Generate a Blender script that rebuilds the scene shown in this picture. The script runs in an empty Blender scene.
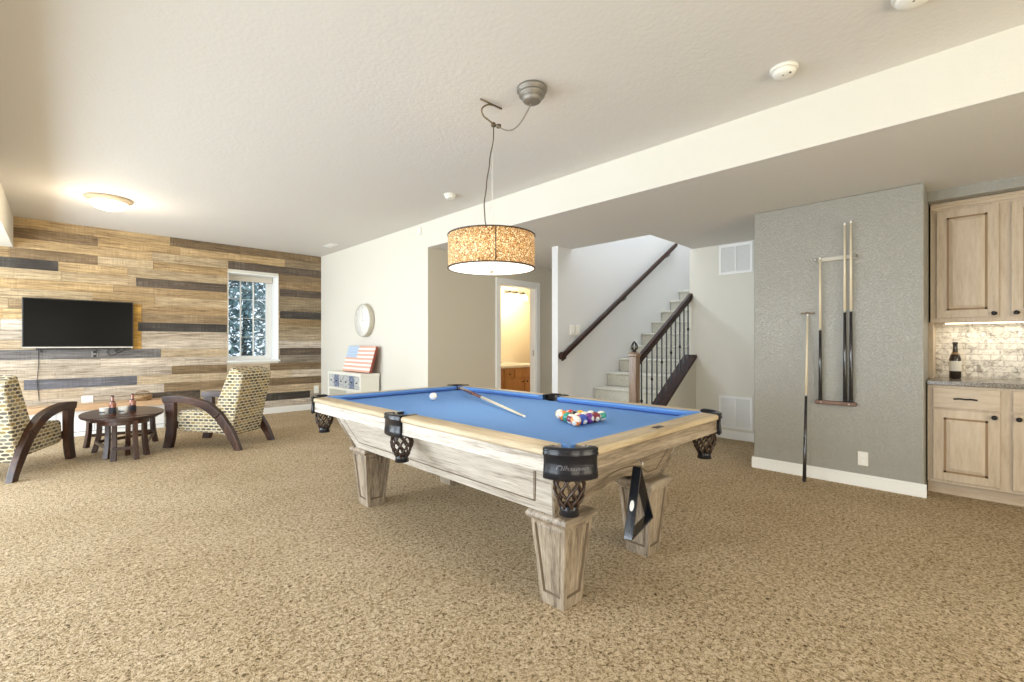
import bpy, bmesh, math, random
from mathutils import Vector, Matrix, noise
random.seed(7)
C = bpy.context.scene.collection
PI = math.pi
# ------------------------------------------------------------------ materials
def mat(name, col=(.8,.8,.8), rough=.6, metal=0, spec=.5, emit=None, estr=0, coat=0):
    m = bpy.data.materials.new(name); m.use_nodes = True
    b = m.node_tree.nodes['Principled BSDF']
    b.inputs['Base Color'].default_value = (*col, 1)
    b.inputs['Roughness'].default_value = rough
    b.inputs['Metallic'].default_value = metal
    b.inputs['Specular IOR Level'].default_value = spec
    b.inputs['Coat Weight'].default_value = coat
    if emit:
        b.inputs['Emission Color'].default_value = (*emit, 1); b.inputs['Emission Strength'].default_value = estr
    return m
class NT:
    """tiny node helper"""
    def __init__(s, m): s.m = m; s.t = m.node_tree; s.b = s.t.nodes.get('Principled BSDF')
    def n(s, ty, **kw):
        x = s.t.nodes.new('ShaderNode'+ty)
        for k, v in kw.items(): setattr(x, k, v)
        return x
    def l(s, a, b): s.t.links.new(a, b)
    def coord(s, kind='Object', scale=(1,1,1), rot=(0,0,0)):
        c = s.n('TexCoord'); mp = s.n('Mapping'); mp.inputs['Scale'].default_value = scale; mp.inputs['Rotation'].default_value = rot
        s.l(c.outputs[kind], mp.inputs['Vector']); return mp.outputs['Vector']
    def noise(s, vec, scale, detail=4, rough=.55, dist=0):
        x = s.n('TexNoise'); x.inputs['Scale'].default_value = scale; x.inputs['Detail'].default_value = detail
        x.inputs['Roughness'].default_value = rough; x.inputs['Distortion'].default_value = dist
        s.l(vec, x.inputs['Vector']); return x.outputs['Fac']
    def ramp(s, fac, stops):
        r = s.n('ValToRGB'); e = r.color_ramp.elements
        while len(e) < len(stops): e.new(.5)
        for i, (p, c) in enumerate(stops): e[i].position = p; e[i].color = (*c, 1)
        s.l(fac, r.inputs['Fac']); return r.outputs['Color']
    def math(s, op, a, b=None):
        x = s.n('Math', operation=op)
        for i, v in enumerate((a, b)):
            if v is None: continue
            if isinstance(v, (int, float)): x.inputs[i].default_value = v
            else: s.l(v, x.inputs[i])
        return x.outputs[0]
    def mix(s, fac, a, b, blend='MIX'):
        x = s.n('Mix', data_type='RGBA', blend_type=blend)
        for i, v in ((0, fac), (6, a), (7, b)):
            if isinstance(v, (int, float)): x.inputs[i].default_value = v
            elif isinstance(v, tuple): x.inputs[i].default_value = (*v, 1)
            else: s.l(v, x.inputs[i])
        return x.outputs[2]
    def bump(s, h, strength=.3, dist=.01):
        x = s.n('Bump'); x.inputs['Strength'].default_value = strength; x.inputs['Distance'].default_value = dist
        s.l(h, x.inputs['Height']); s.l(x.outputs['Normal'], s.b.inputs['Normal'])
    def col(s, c): s.l(c, s.b.inputs['Base Color'])
def paint(name, col, bscale=90, bstr=.15, rough=.75):
    m = mat(name, col, rough); k = NT(m); v = k.coord()
    f = k.noise(v, bscale, 3); k.bump(f, bstr, .006); return m
def wood(name, stops, axis='x', scale=14, stretch=14, rough=.45, fine=60, bstr=.12, coat=0, dist=.4):
    m = mat(name, (.5,.4,.3), rough, coat=coat); k = NT(m)
    sc = {'x': (1/stretch*2,1,1), 'y': (1,1/stretch*2,1), 'z': (1,1,1/stretch*2)}[axis]
    v = k.coord(scale=sc)
    a = k.noise(v, scale, 6, .65, dist); b = k.noise(v, fine, 4, .7)
    f = k.math('ADD', k.math('MULTIPLY', a, .55), k.math('MULTIPLY', b, .45))
    k.col(k.ramp(f, stops)); k.bump(f, bstr, .004); return m
M = {}
M['cream'] = paint('cream_wall_paint', (.69,.665,.59))
M['ceil'] = paint('ceiling_paint', (.665,.643,.615), 45, .35)
M['beige'] = paint('shaded_cream_paint', (.60,.555,.46))  # same paint as the clock wall, its hall shade put into the colour
M['white'] = mat('white_gloss_paint', (.82,.82,.80), .4)
M['black'] = mat('black_satin', (.012,.012,.013), .4)
M['blackmetal'] = mat('black_metal', (.02,.02,.022), .35, .6)
M['steel'] = mat('brushed_nickel', (.5,.49,.47), .3, 1)
M['plastic'] = mat('white_plastic', (.80,.78,.72), .45)
def make_knock():
    m = mat('grey_knockdown_paint', (.325,.318,.285), .34, spec=.6); k = NT(m); v = k.coord()
    a = k.noise(v, 68, 4, .6, .3); st = k.ramp(a, [(.46,(0,0,0)),(.56,(1,1,1))])
    c = k.mix(.25, st, k.noise(v, 150, 2)); k.bump(c, .55, .006); return m
M['knock'] = make_knock()
def make_carpet():
    m = mat('cut_pile_carpet', (.5,.4,.28), .95, spec=.1); k = NT(m); v = k.coord()
    a = k.noise(v, 66, 3, .6, 1.0); b = k.noise(v, 170, 2, .6); big = k.noise(v, 1.3, 3, .5)
    f = k.math('ADD', k.math('MULTIPLY', a, .7), k.math('MULTIPLY', b, .3))
    c = k.ramp(f, [(.36,(.10,.065,.032)),(.44,(.42,.305,.175)),(.54,(.71,.56,.38)),(.66,(.87,.735,.55))])
    t = k.ramp(big, [(.35,(.88,.86,.82)),(.65,(1.0,1.0,1.0))])
    k.col(k.mix(1, c, t, 'MULTIPLY')); k.bump(f, 1.0, .03); return m
M['carpet'] = make_carpet()
def make_plank():
    m = mat('reclaimed_planks', (.5,.4,.25), .7); k = NT(m)
    at = k.n('Attribute', attribute_name='tone'); ug = k.n('Attribute', attribute_name='offs')
    v0 = k.n('TexCoord').outputs['Object']
    add = k.n('VectorMath', operation='ADD'); k.l(v0, add.inputs[0]); k.l(ug.outputs['Vector'], add.inputs[1])
    mp = k.n('Mapping'); mp.inputs['Scale'].default_value = (.8,1,14); k.l(add.outputs[0], mp.inputs['Vector'])
    g = k.noise(mp.outputs['Vector'], 5, 7, .72, .6)
    gr = k.ramp(g, [(.30,(.30,.25,.21)),(.43,(.74,.70,.66)),(.52,(.98,.97,.95)),(.66,(1.25,1.24,1.21))])
    c = k.mix(1, at.outputs['Color'], gr, 'MULTIPLY')
    mp2 = k.n('Mapping'); mp2.inputs['Scale'].default_value = (34,1,1.2); k.l(add.outputs[0], mp2.inputs['Vector'])
    saw = k.noise(mp2.outputs['Vector'], 1.6, 4, .75)
    mp3 = k.n('Mapping'); mp3.inputs['Scale'].default_value = (1.2,1,5); k.l(add.outputs[0], mp3.inputs['Vector'])
    patch = k.noise(mp3.outputs['Vector'], 2.0, 3, .5)
    amt = k.math('MULTIPLY', k.ramp(saw, [(.42,(0,0,0)),(.58,(1,1,1))]), k.ramp(patch, [(.45,(0,0,0)),(.66,(.5,.5,.5))]))
    c2 = k.mix(amt, c, k.mix(1, k.mix(1, c, (1.35,1.33,1.28), 'MULTIPLY'), (.10,.095,.085), 'ADD'))
    dk = k.math('MULTIPLY', k.ramp(saw, [(.36,(1,1,1)),(.44,(0,0,0))]), k.ramp(patch, [(.36,(.42,.42,.42)),(.5,(0,0,0))])); c2 = k.mix(dk, c2, k.mix(1, c2, (.42,.38,.34), 'MULTIPLY'))
    mp4 = k.n('Mapping'); mp4.inputs['Scale'].default_value = (1.0,1,26); k.l(add.outputs[0], mp4.inputs['Vector'])
    sk = k.noise(mp4.outputs['Vector'], 1.7, 5, .7, .3)
    c2 = k.mix(k.math('MULTIPLY', k.ramp(sk, [(.34,(1,1,1)),(.47,(0,0,0))]), .75), c2, k.mix(1, c2, (.40,.34,.28), 'MULTIPLY'))
    c2 = k.mix(k.math('MULTIPLY', k.ramp(sk, [(.56,(0,0,0)),(.70,(1,1,1))]), .6), c2, k.mix(1, c2, (1.45,1.42,1.36), 'MULTIPLY'))
    k.col(c2); k.bump(g, .35, .006); return m
M['plank'] = make_plank()
GW = [(.30,(.13,.10,.075)),(.40,(.29,.25,.205)),(.50,(.49,.445,.39)),(.66,(.67,.63,.565))]
GW_SHADE = [(.30,(.045,.033,.023)),(.42,(.155,.12,.085)),(.53,(.31,.25,.185)),(.70,(.50,.43,.34))]  # darker copy of the same oak; shade of ends and legs put into colour
GT = [(.30,(.22,.16,.09)),(.44,(.42,.33,.21)),(.58,(.57,.47,.32)),(.74,(.68,.59,.44))]
M['tw_x'] = wood('whitewashed_oak_shaded_cross', GW_SHADE, 'x', 24, 30, fine=120)
M['tw_y'] = wood('whitewashed_oak_long', GW, 'y', 24, 30, fine=120)
M['tw_z'] = wood('whitewashed_oak_shaded_upright', GW_SHADE, 'z', 24, 26, fine=120)
M['rt_x'] = wood('rail_top_cross', GT, 'x', 18, 22); M['rt_y'] = wood('rail_top_long', GT, 'y', 18, 22)
M['groove'] = mat('dark_glaze_groove', (.15,.11,.07), .6)
DW = [(.32,(.010,.004,.003)),(.5,(.042,.016,.009)),(.70,(.13,.055,.026))]
M['dw_x'] = wood('dark_walnut_x', DW, 'x', 10, 16, .32, coat=.08); M['dw_z'] = wood('dark_walnut_z', DW, 'z', 10, 16, .36, coat=.05)
M['stairwood'] = wood('stair_rail_walnut', [(.3,(.010,.005,.004)),(.5,(.03,.012,.008)),(.72,(.07,.032,.02))], 'x', 10, 16, .38, coat=.0)
M['stairwood'].node_tree.nodes['Principled BSDF'].inputs['Specular IOR Level'].default_value = .18
M['newel'] = wood('newel_walnut', [(.3,(.05,.025,.014)),(.5,(.20,.125,.07)),(.72,(.34,.23,.14))], 'z', 22, 22, .35, coat=.2)
MP = [(.3,(.36,.27,.185)),(.48,(.51,.41,.30)),(.66,(.60,.50,.39)),(.8,(.66,.57,.46))]
M['mp_z'] = wood('washed_maple_upright', MP, 'z', 9, 16, .4, 50, .05); M['mp_y'] = wood('washed_maple_level', MP, 'y', 9, 16, .4, 50, .05)
M['glaze'] = mat('maple_glaze', (.27,.17,.085), .5)
M['oak_z'] = wood('honey_oak', [(.3,(.28,.11,.03)),(.5,(.50,.23,.07)),(.7,(.62,.33,.12))], 'z', 10, 16, .4)
M['bench_top'] = wood('bench_board', [(.3,(.42,.24,.13)),(.5,(.58,.38,.22)),(.7,(.68,.48,.30))], 'x', 8, 16)
def make_cloth():
    m = mat('blue_billiard_cloth', (.1,.2,.6), .9, spec=.2); k = NT(m); v = k.coord()
    f = k.noise(v, 420, 2); k.bump(f, .12, .002)
    k.col(k.mix(k.math('MULTIPLY', k.noise(v, 2.2, 3), .35), (.135,.295,.66), (.165,.335,.70))); return m
M['cloth'] = make_cloth()
def make_leather(name, c):
    m = mat(name, c, .24, spec=.35, coat=.08); k = NT(m); v = k.coord(); f = k.noise(v, 160, 4, .6); k.bump(f, .10, .002); return m
M['leather'] = make_leather('black_leather', (.008,.009,.014))
M['netleather'] = make_leather('brown_net_leather', (.045,.026,.018))
def make_uph():
    m = mat('oval_pattern_fabric', (.75,.68,.52), .9, spec=.1); k = NT(m)
    uv = k.n('TexCoord').outputs['UV']; sp = k.n('SeparateXYZ'); k.l(uv, sp.inputs[0])
    U = k.math('DIVIDE', sp.outputs[0], .066); V = k.math('DIVIDE', sp.outputs[1], .034)
    row = k.math('FLOOR', V)
    U2 = k.math('ADD', U, k.math('MULTIPLY', k.math('MODULO', row, 2.0), .5))
    fu = k.math('SUBTRACT', k.math('FRACT', U2), .5); fv = k.math('SUBTRACT', k.math('FRACT', V), .5)
    du = k.math('POWER', k.math('ABSOLUTE', k.math('DIVIDE', fu, .46)), 2.4); dv = k.math('POWER', k.math('ABSOLUTE', k.math('DIVIDE', fv, .38)), 2.0)
    ins = k.math('LESS_THAN', k.math('ADD', du, dv), 1.0)
    cell = k.n('CombineXYZ'); k.l(k.math('FLOOR', U2), cell.inputs[0]); k.l(row, cell.inputs[1])
    wn = k.n('TexWhiteNoise', noise_dimensions='2D'); k.l(cell.outputs[0], wn.inputs['Vector'])
    r = k.n('ValToRGB'); r.color_ramp.interpolation = 'CONSTANT'; e = r.color_ramp.elements
    cs = [(0,(.12,.105,.085)),(.25,(.21,.20,.175)),(.45,(.30,.23,.11)),(.65,(.15,.13,.11)),(.82,(.33,.28,.18))]
    while len(e) < len(cs): e.new(.5)
    for i,(p,c) in enumerate(cs): e[i].position = p; e[i].color = (*c,1)
    k.l(wn.outputs['Value'], r.inputs['Fac'])
    k.col(k.mix(ins, (.66,.57,.40), r.outputs['Color'])); f = k.noise(uv, 500, 2); k.bump(f, .15, .003); return m
M['uph'] = make_uph()
def make_shade():
    m = mat('mosaic_lamp_shade', (.75,.55,.33), .6, emit=(1,.70,.36), estr=1); k = NT(m); v = k.coord()
    vo = k.n('TexVoronoi', feature='DISTANCE_TO_EDGE'); vo.inputs['Scale'].default_value = 80; k.l(v, vo.inputs['Vector'])
    vc = k.n('TexVoronoi', feature='F1'); vc.inputs['Scale'].default_value = 80; k.l(v, vc.inputs['Vector'])
    g = k.n('SeparateColor'); k.l(vc.outputs['Color'], g.inputs[0])
    edge = k.ramp(vo.outputs['Distance'], [(.03,(.25,.13,.05)),(.16,(1,1,1))])
    cel = k.ramp(g.outputs[0], [(0,(.62,.33,.12)),(.5,(.85,.54,.25)),(1,(1,.80,.50))])
    c = k.mix(1, edge, cel, 'MULTIPLY'); k.col(c); k.l(c, k.b.inputs['Emission Color']); k.b.inputs['Emission Strength'].default_value = .42
    return m
M['shade'] = make_shade()
M['glow'] = mat('lit_diffuser', (.9,.88,.8), .4, emit=(1,.93,.80), estr=1.3)
M['glow_dome'] = mat('lit_glass_bowl', (.9,.85,.72), .3, emit=(1,.86,.62), estr=1.5)
M['glow_bath'] = mat('lit_bath_bulb', (.9,.85,.75), .3, emit=(1,.90,.70), estr=5)
M['glow_strip'] = mat('lit_strip', (.9,.85,.7), .3, emit=(1,.88,.6), estr=3)
def make_pane():
    m = bpy.data.materials.new('window_glass'); m.use_nodes = True; t = m.node_tree; t.nodes.clear()
    o = t.nodes.new('ShaderNodeOutputMaterial'); mx = t.nodes.new('ShaderNodeMixShader'); tr = t.nodes.new('ShaderNodeBsdfTransparent'); gl = t.nodes.new('ShaderNodeBsdfGlossy')
    gl.inputs['Roughness'].default_value = .02; tr.inputs['Color'].default_value = (.93,.97,1,1); mx.inputs[0].default_value = .06
    t.links.new(tr.outputs[0], mx.inputs[1]); t.links.new(gl.outputs[0], mx.inputs[2]); t.links.new(mx.outputs[0], o.inputs[0]); return m
M['pane'] = make_pane()
def make_tiles():
    m = mat('stone_mosaic', (.7,.65,.55), .45); k = NT(m)
    c0 = k.n('TexCoord'); sp = k.n('SeparateXYZ'); k.l(c0.outputs['Object'], sp.inputs[0]); cb = k.n('CombineXYZ'); k.l(sp.outputs[1], cb.inputs[0]); k.l(sp.outputs[2], cb.inputs[1])
    br = k.n('TexBrick'); br.inputs['Scale'].default_value = 1; br.inputs['Brick Width'].default_value = .15; br.inputs['Row Height'].default_value = .048
    br.inputs['Mortar Size'].default_value = .002; br.inputs['Color1'].default_value = (.78,.75,.69,1); br.inputs['Color2'].default_value = (.62,.585,.53,1); br.inputs['Mortar'].default_value = (.42,.38,.32,1)
    k.l(cb.outputs[0], br.inputs['Vector'])
    n1 = k.noise(c0.outputs['Object'], 16, 6, .65, 1.5)
    st = k.ramp(n1, [(.36,(.42,.38,.34)),(.50,(.9,.88,.84)),(.62,(1.05,1.02,.98))])
    k.col(k.mix(1, br.outputs['Color'], st, 'MULTIPLY')); k.bump(br.outputs['Fac'], -.3, .004); return m
M['tiles'] = make_tiles()
def make_granite():
    m = mat('granite', (.3,.28,.25), .2); k = NT(m); v = k.coord()
    k.col(k.ramp(k.noise(v, 130, 5, .7), [(.35,(.05,.042,.035)),(.5,(.19,.165,.135)),(.66,(.40,.36,.31))])); return m
M['granite'] = make_granite()
# ------------------------------------------------------------------ mesh helpers
class MB:
    def __init__(s): s.bm = bmesh.new(); s.uv = None
    def face(s, vs, mi=0, smooth=False):
        try:
            f = s.bm.faces.new(vs); f.material_index = mi; f.smooth = smooth; return f
        except ValueError: return None
    def v(s, p): return s.bm.verts.new(p)
    def box(s, x0, x1, y0, y1, z0, z1, mi=0, mtx=None):
        vs = [Vector((x,y,z)) for x in (x0,x1) for y in (y0,y1) for z in (z0,z1)]
        if mtx: vs = [mtx @ p for p in vs]
        vs = [s.v(p) for p in vs]
        for q in ((0,1,3,2),(4,6,7,5),(0,4,5,1),(2,3,7,6),(0,2,6,4),(1,5,7,3)): s.face([vs[i] for i in q], mi)
        return s
    def prism(s, poly, fn, d0, d1, mi=0, smooth_side=False):
        """poly: 2-D points; fn(u,v,d)->3-D; extruded from d0 to d1"""
        a = [s.v(fn(u,w,d0)) for u,w in poly]; b = [s.v(fn(u,w,d1)) for u,w in poly]; n = len(poly)
        s.face(a, mi); s.face(list(reversed(b)), mi)
        for i in range(n): s.face([a[i], b[i], b[(i+1)%n], a[(i+1)%n]], mi, smooth_side)
        return s
    def rings(s, rs, closed=True, cap=True, mi=0, smooth=True):
        R = [[s.v(p) for p in r] for r in rs]; n = len(R[0])
        for a, b in zip(R, R[1:]):
            for i in range(n if closed else n-1): s.face([a[i], a[(i+1)%n], b[(i+1)%n], b[i]], mi, smooth)
        if cap and closed: s.face(list(reversed(R[0])), mi); s.face(R[-1], mi)
        return s
    def lathe(s, prof, seg=32, c=(0,0,0), mi=0, cap=True, smooth=True, ax='z'):
        def P(r, z, t):
            x, y = r*math.cos(t), r*math.sin(t)
            return {'z': (c[0]+x, c[1]+y, c[2]+z), 'x': (c[0]+z, c[1]+x, c[2]+y), 'y': (c[0]+y, c[1]+z, c[2]+x)}[ax]
        return s.rings([[P(max(r,1e-4), z, 2*PI*i/seg) for i in range(seg)] for r, z in prof], True, cap, mi, smooth)
    def tube(s, pts, r, seg=8, mi=0, cap=True):
        pts = [Vector(p) for p in pts]; rs = []; up = Vector((0,0,1)); N = None
        for i, p in enumerate(pts):
            t = (pts[min(i+1,len(pts)-1)] - pts[max(i-1,0)]).normalized()
            if N is None: N = t.cross(up if abs(t.z) < .9 else Vector((1,0,0))).normalized()
            N = (N - t*N.dot(t)).normalized(); B = t.cross(N); rr = r(i/(len(pts)-1)) if callable(r) else r
            rs.append([p + (N*math.cos(2*PI*k/seg) + B*math.sin(2*PI*k/seg))*rr for k in range(seg)])
        return s.rings(rs, True, cap, mi)
    def build(s, name, mats, parent=None, bevel=0, bseg=2, smooth=False, boxuv=False, loc=None, rotz=None):
        bmesh.ops.recalc_face_normals(s.bm, faces=s.bm.faces)
        if boxuv:
            uv = s.bm.loops.layers.uv.new('UVMap')
            for f in s.bm.faces:
                n = f.normal; ax = max(range(3), key=lambda i: abs(n[i]))
                for lp in f.loops:
                    p = lp.vert.co
                    lp[uv].uv = ((p.x+5, p.z+5) if ax == 1 else (p.y+5, p.z+5) if ax == 0 and abs(n.z) < .75 else (p.y+5, p.x+5))
        me = bpy.data.meshes.new(name); s.bm.to_mesh(me); s.bm.free()
        for m in (mats if isinstance(mats, (list, tuple)) else [mats]): me.materials.append(m)
        if smooth:
            for p in me.polygons: p.use_smooth = True
        o = bpy.data.objects.new(name, me); C.objects.link(o)
        if parent: o.parent = parent
        if loc: o.location = loc
        if rotz is not None: o.rotation_euler.z = rotz
        if bevel:
            b = o.modifiers.new('bevel', 'BEVEL'); b.width = bevel; b.segments = bseg; b.limit_method = 'ANGLE'; b.angle_limit = math.radians(40)
            b.harden_normals = False
        return o
def tag(o, label=None, cat=None, group=None, kind=None):
    if label: o['label'] = label
    if cat: o['category'] = cat
    if group: o['group'] = group
    if kind: o['kind'] = kind
    return o
def thing(name, label, cat, loc=(0,0,0), rotz=0, group=None):
    o = bpy.data.objects.new(name, None); C.objects.link(o); o.location = loc; o.rotation_euler = (0,0,rotz); o.empty_display_size = .1
    return tag(o, label, cat, group)
def struct(o, label=None, cat=None): o['kind'] = 'structure'; return tag(o, label, cat)
def copy_tree(o, parent=None):
    c = o.copy(); C.objects.link(c)
    if parent: c.parent = parent
    for ch in list(o.children): copy_tree(ch, c)
    return c
def sbox(name, m, b, label, cat, bevel=0): return struct(MB().box(*b).build(name, m, bevel=bevel), label, cat)
# ------------------------------------------------------------------ room shell (metres; camera stands at x=0, y=0)
H, S = 2.79, 2.455                 # main ceiling, dropped soffit
XW, YW = 3.42, 8.50                # clock wall / beam plane, plank wall plane
XL, YB = -2.3, -2.6                # left and rear window walls
sbox('floor', M['carpet'], (XL-.1, 9.2, YB-.1, YW+.1, -.06, 0), 'tan cut pile carpet covering the whole floor', 'floor')
sbox('ceiling', M['ceil'], (XL-.1, XW, YB-.1, YW+.1, H, H+.1), 'pale textured main ceiling over the pool table', 'ceiling')
# soffit: lower ceiling right of the beam, open over the stair
m = MB(); m.box(XW+.001, 4.86, YB-.1, 5.04, S, S+.12); m.box(XW+.12, 4.86, 5.04, YW, S, S+.12); m.box(4.86, 6.2, YB-.1, 2.66, S, S+.12); m.box(4.86, 7.2, 3.90, YW, S, S+.12)
struct(m.build('ceiling_soffit', M['ceil']), 'lower dropped ceiling right of the cream beam', 'ceiling')
sbox('beam', M['cream'], (XW, XW+.12, YB-.1, 5.042, S+.004, H+.1), 'long cream beam face dropping from the ceiling', 'beam')
sbox('wall_clock_side', M['cream'], (XW, XW+.12, 5.042, YW+.1, 0, H+.1), 'cream wall with the round clock', 'wall')
sbox('trim_bulkhead', M['cream'], (-1.2, -.42, 2.0, YW, 2.405, H), 'boxed bulkhead along the ceiling at far left', 'bulkhead')
# hall wall with the bathroom door opening (plane y=5.04)
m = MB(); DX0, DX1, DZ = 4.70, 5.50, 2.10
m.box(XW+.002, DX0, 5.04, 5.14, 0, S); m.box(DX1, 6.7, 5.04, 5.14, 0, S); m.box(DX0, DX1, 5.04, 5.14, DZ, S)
struct(m.build('wall_hall', M['beige']), 'cream hall wall, shade in its colour, around the bathroom doorway', 'wall')
m = MB()
for a, b, c, d in ((DX0-.085, DX0, 0, DZ+.085), (DX1, DX1+.085, 0, DZ+.085), (DX0, DX1, DZ, DZ+.085)): m.box(a, b, 5.02, 5.04, c, d)
m.box(DX0, DX0+.018, 5.03, 5.15, 0, DZ); m.box(DX1-.018, DX1, 5.03, 5.15, 0, DZ); m.box(DX0, DX1, 5.03, 5.15, DZ-.018, DZ)
m.box(DX1-.03, DX1-.018, 5.075, 5.10, 0, DZ-.018)
dr = m.build('door_1', M['white'], bevel=.004); struct(dr, 'white cased doorway into the lit bathroom', 'doorway')
o = MB().box(DX1-.034, DX1-.03, 5.05, 5.075, 1.0, 1.09).build('strike_plate', M['steel'], dr)
# bathroom beyond
bp = mat('bathroom_paint', (.78,.70,.55), .7)
sbox('wall_bathroom_left', bp, (4.3,4.4,5.14,6.75,0,S), 'cream bathroom wall left of the vanity', 'wall'); sbox('wall_bathroom_rear', bp, (4.4,7.2,6.66,6.75,0,S), 'warm cream bathroom wall behind the vanity', 'wall'); sbox('wall_bathroom_right', bp, (7.1,7.2,5.14,6.66,0,S), 'cream bathroom wall right of the vanity', 'wall')
# stair hall
YH = 3.80
sbox('wall_stair', paint('stair_wall_paint', (.68,.68,.69)), (4.57, 9.2, YH, YH+.10, 0, 5.2), 'pale stair wall carrying the dark handrail', 'wall')
m = MB(); m.box(6.0, 6.12, 1.42, 2.71, 0, S); m.box(6.12, 9.2, 2.60, 2.71, 0, 5.2)
struct(m.build('wall_vent_side', M['cream']), 'cream wall with two vent grilles beside the stair', 'wall')
up_ = paint('upper_stairwell_paint', (.75,.75,.76))
sbox('wall_stairwell_near', up_, (4.86,6.1,2.60,2.66,S+.12,5.2), 'upper stairwell wall above the soffit', 'wall'); sbox('wall_stairwell_front', up_, (4.80,4.86,2.60,3.80,S+.12,5.2), 'upper stairwell wall above the soffit edge', 'wall'); sbox('wall_stairwell_end', up_, (9.2,9.3,2.6,3.9,0,5.2), 'wall at the top of the stair', 'wall'); sbox('ceiling_stairwell', up_, (4.8,9.3,2.6,3.9,5.2,5.3), 'ceiling above the stair', 'ceiling')
# knee wall under the banister
zk = lambda x: .487 + (x-5.175)*.66
m = MB(); m.prism([(4.50,0),(6.0,0),(6.0,zk(6.0)-.02),(4.50,zk(4.50)-.02)], lambda u,w,d: (u,d,w), 2.62, 2.78)
struct(m.build('wall_stair_knee', M['cream']), 'low sloped knee wall under the stair banister', 'wall')
# grey cue wall block
XG, YG0, YG1 = 4.79, .295, 1.525
sbox('wall_cue', M['knock'], (XG, 6.0, YG0, YG1, 0, S), 'grey textured wall block behind the cue rack', 'wall', .012)
sbox('wall_cabinet_side', M['knock'], (5.59, 6.0, YB, YG0, 0, S), 'grey wall behind the kitchen cabinets', 'wall')
sbox('trim_cabinet_bulkhead', M['knock'], (5.12, 5.59, YB, YG0, 2.372, S), 'greenish grey strip above the wall cabinets', 'bulkhead')
# rear and left walls with large daylight openings (never in frame)
def wall_openings(name, axis, pos, t, a0, a1, ops, z1):
    m = MB(); edges = [a0]
    for o in ops: edges += [o[0], o[1]]
    edges.append(a1)
    def B(u0, u1, z0, zz):
        if axis == 'x': m.box(pos-t, pos, u0, u1, z0, zz)
        else: m.box(u0, u1, pos-t, pos, z0, zz)
    for i in range(0, len(edges), 2): B(edges[i], edges[i+1], 0, z1)
    for u0, u1, z0, zz in ops:
        if z0 > 0: B(u0, u1, 0, z0)
        B(u0, u1, zz, z1)
    return struct(m.build(name, M['cream']))
LO = [(.3,2.3,.02,2.3), (3.0,5.0,.02,2.3), (5.5,8.0,.02,2.3)]
BO = [(-1.6,.4,.02,2.3), (1.2,3.2,.02,2.3)]
wall_openings('wall_left', 'x', XL, .14, YB-.1, YW+.1, LO, H); wall_openings('wall_rear', 'y', YB, .14, XL, 6.0, BO, H)
def frame_window(name, axis, pos, o, label):
    u0, u1, z0, z1 = o; m = MB()
    def B(a, b, c, d, p0=-.11, p1=-.03, mi=0):
        if axis == 'x': m.box(pos+p0, pos+p1, a, b, c, d, mi)
        else: m.box(a, b, pos+p0, pos+p1, c, d, mi)
    B(u0, u0+.07, z0, z1); B(u1-.07, u1, z0, z1); B(u0+.07, u1-.07, z0, z0+.07); B(u0+.07, u1-.07, z1-.07, z1); B((u0+u1)/2-.04, (u0+u1)/2+.04, z0+.07, z1-.07)
    B(u0+.068, u1-.068, z0+.068, z1-.068, -.075, -.069, 1)
    struct(m.build(name, [M['white'], M['pane']]), label, 'window')
k = 2
for o in LO: frame_window('window_%d' % k, 'x', XL, o, 'window in the left wall'); k += 1
for o in BO: frame_window('window_%d' % k, 'y', YB, o, 'window in the rear wall'); k += 1
# baseboards
def baseboard(name, segs, label):
    m = MB()
    for x0,x1,y0,y1 in segs:
        m.box(x0,x1,y0,y1,0,.085); dx, dy = x1-x0, y1-y0
        if dx < dy: m.box(x0+.005 if x0 < 0 or True else x0, x1, y0, y1, .085, .105)
        else: m.box(x0, x1, y0+.005, y1, .085, .105)
    return struct(m.build(name, M['white'], bevel=.003), label, 'baseboard')
baseboard('baseboard_far', [(XL, XW, YW-.033, YW-.018)], 'white baseboard under the plank wall')
baseboard('baseboard_clock', [(XW-.016, XW, 5.03, YW-.02)], 'white baseboard under the clock wall')
baseboard('baseboard_cue', [(XG-.016, XG, YG0-.016, YG1+.016), (XG, 6.0, YG1, YG1+.016)], 'white baseboard along the grey cue wall')
baseboard('baseboard_vent', [(6.0-.016, 6.0, 1.54, 2.62)], 'white baseboard under the lower vent grille')
# ------------------------------------------------------------------ plank wall with window opening
WX0, WX1, WZ0, WZ1 = 1.92, 2.69, .90, 2.36
OV = [('gold',.735,.835,1.70),('gold',.735,.835,1.57),('gold',.735,.796,1.44),('gold',.735,.835,1.31),('gold',.735,.835,1.20),('brown',-.45,.368,2.54),('brown',-.45,.368,2.40),('black',-.6,-.02,2.16),('dark',.774,1.911,2.06),('black',.796,1.911,1.42),
 ('grey',-.6,1.06,1.11),('slate',-.33,.785,.64),('brown',1.19,1.911,.785),('brown',1.17,2.1,2.73),('brown',2.096,3.42,2.72),('dark',1.93,3.42,2.43),
 ('dark',2.71,3.42,2.08),('black',2.71,3.42,1.65),('dark',2.71,3.42,1.01),('brown',2.55,3.42,.78),('brown',2.47,3.42,.50),('black',2.47,3.22,.26),('dark',.73,1.55,.385)]
TONE = dict(gold=(.50,.29,.055), brown=(.20,.135,.07), black=(.045,.038,.032), dark=(.095,.07,.05), grey=(.17,.16,.16), slate=(.11,.11,.13))
LIGHT = [(.42,.295,.145),(.48,.34,.175),(.37,.255,.13),(.44,.34,.21),(.50,.38,.23),(.30,.21,.115),(.45,.31,.15)]
PALE_LIT = [(.56,.485,.40),(.50,.43,.35),(.60,.535,.46),(.43,.365,.285),(.53,.43,.31),(.46,.365,.245)]  # lower rows: whitewash, plus brighter light put into the plank colour
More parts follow.
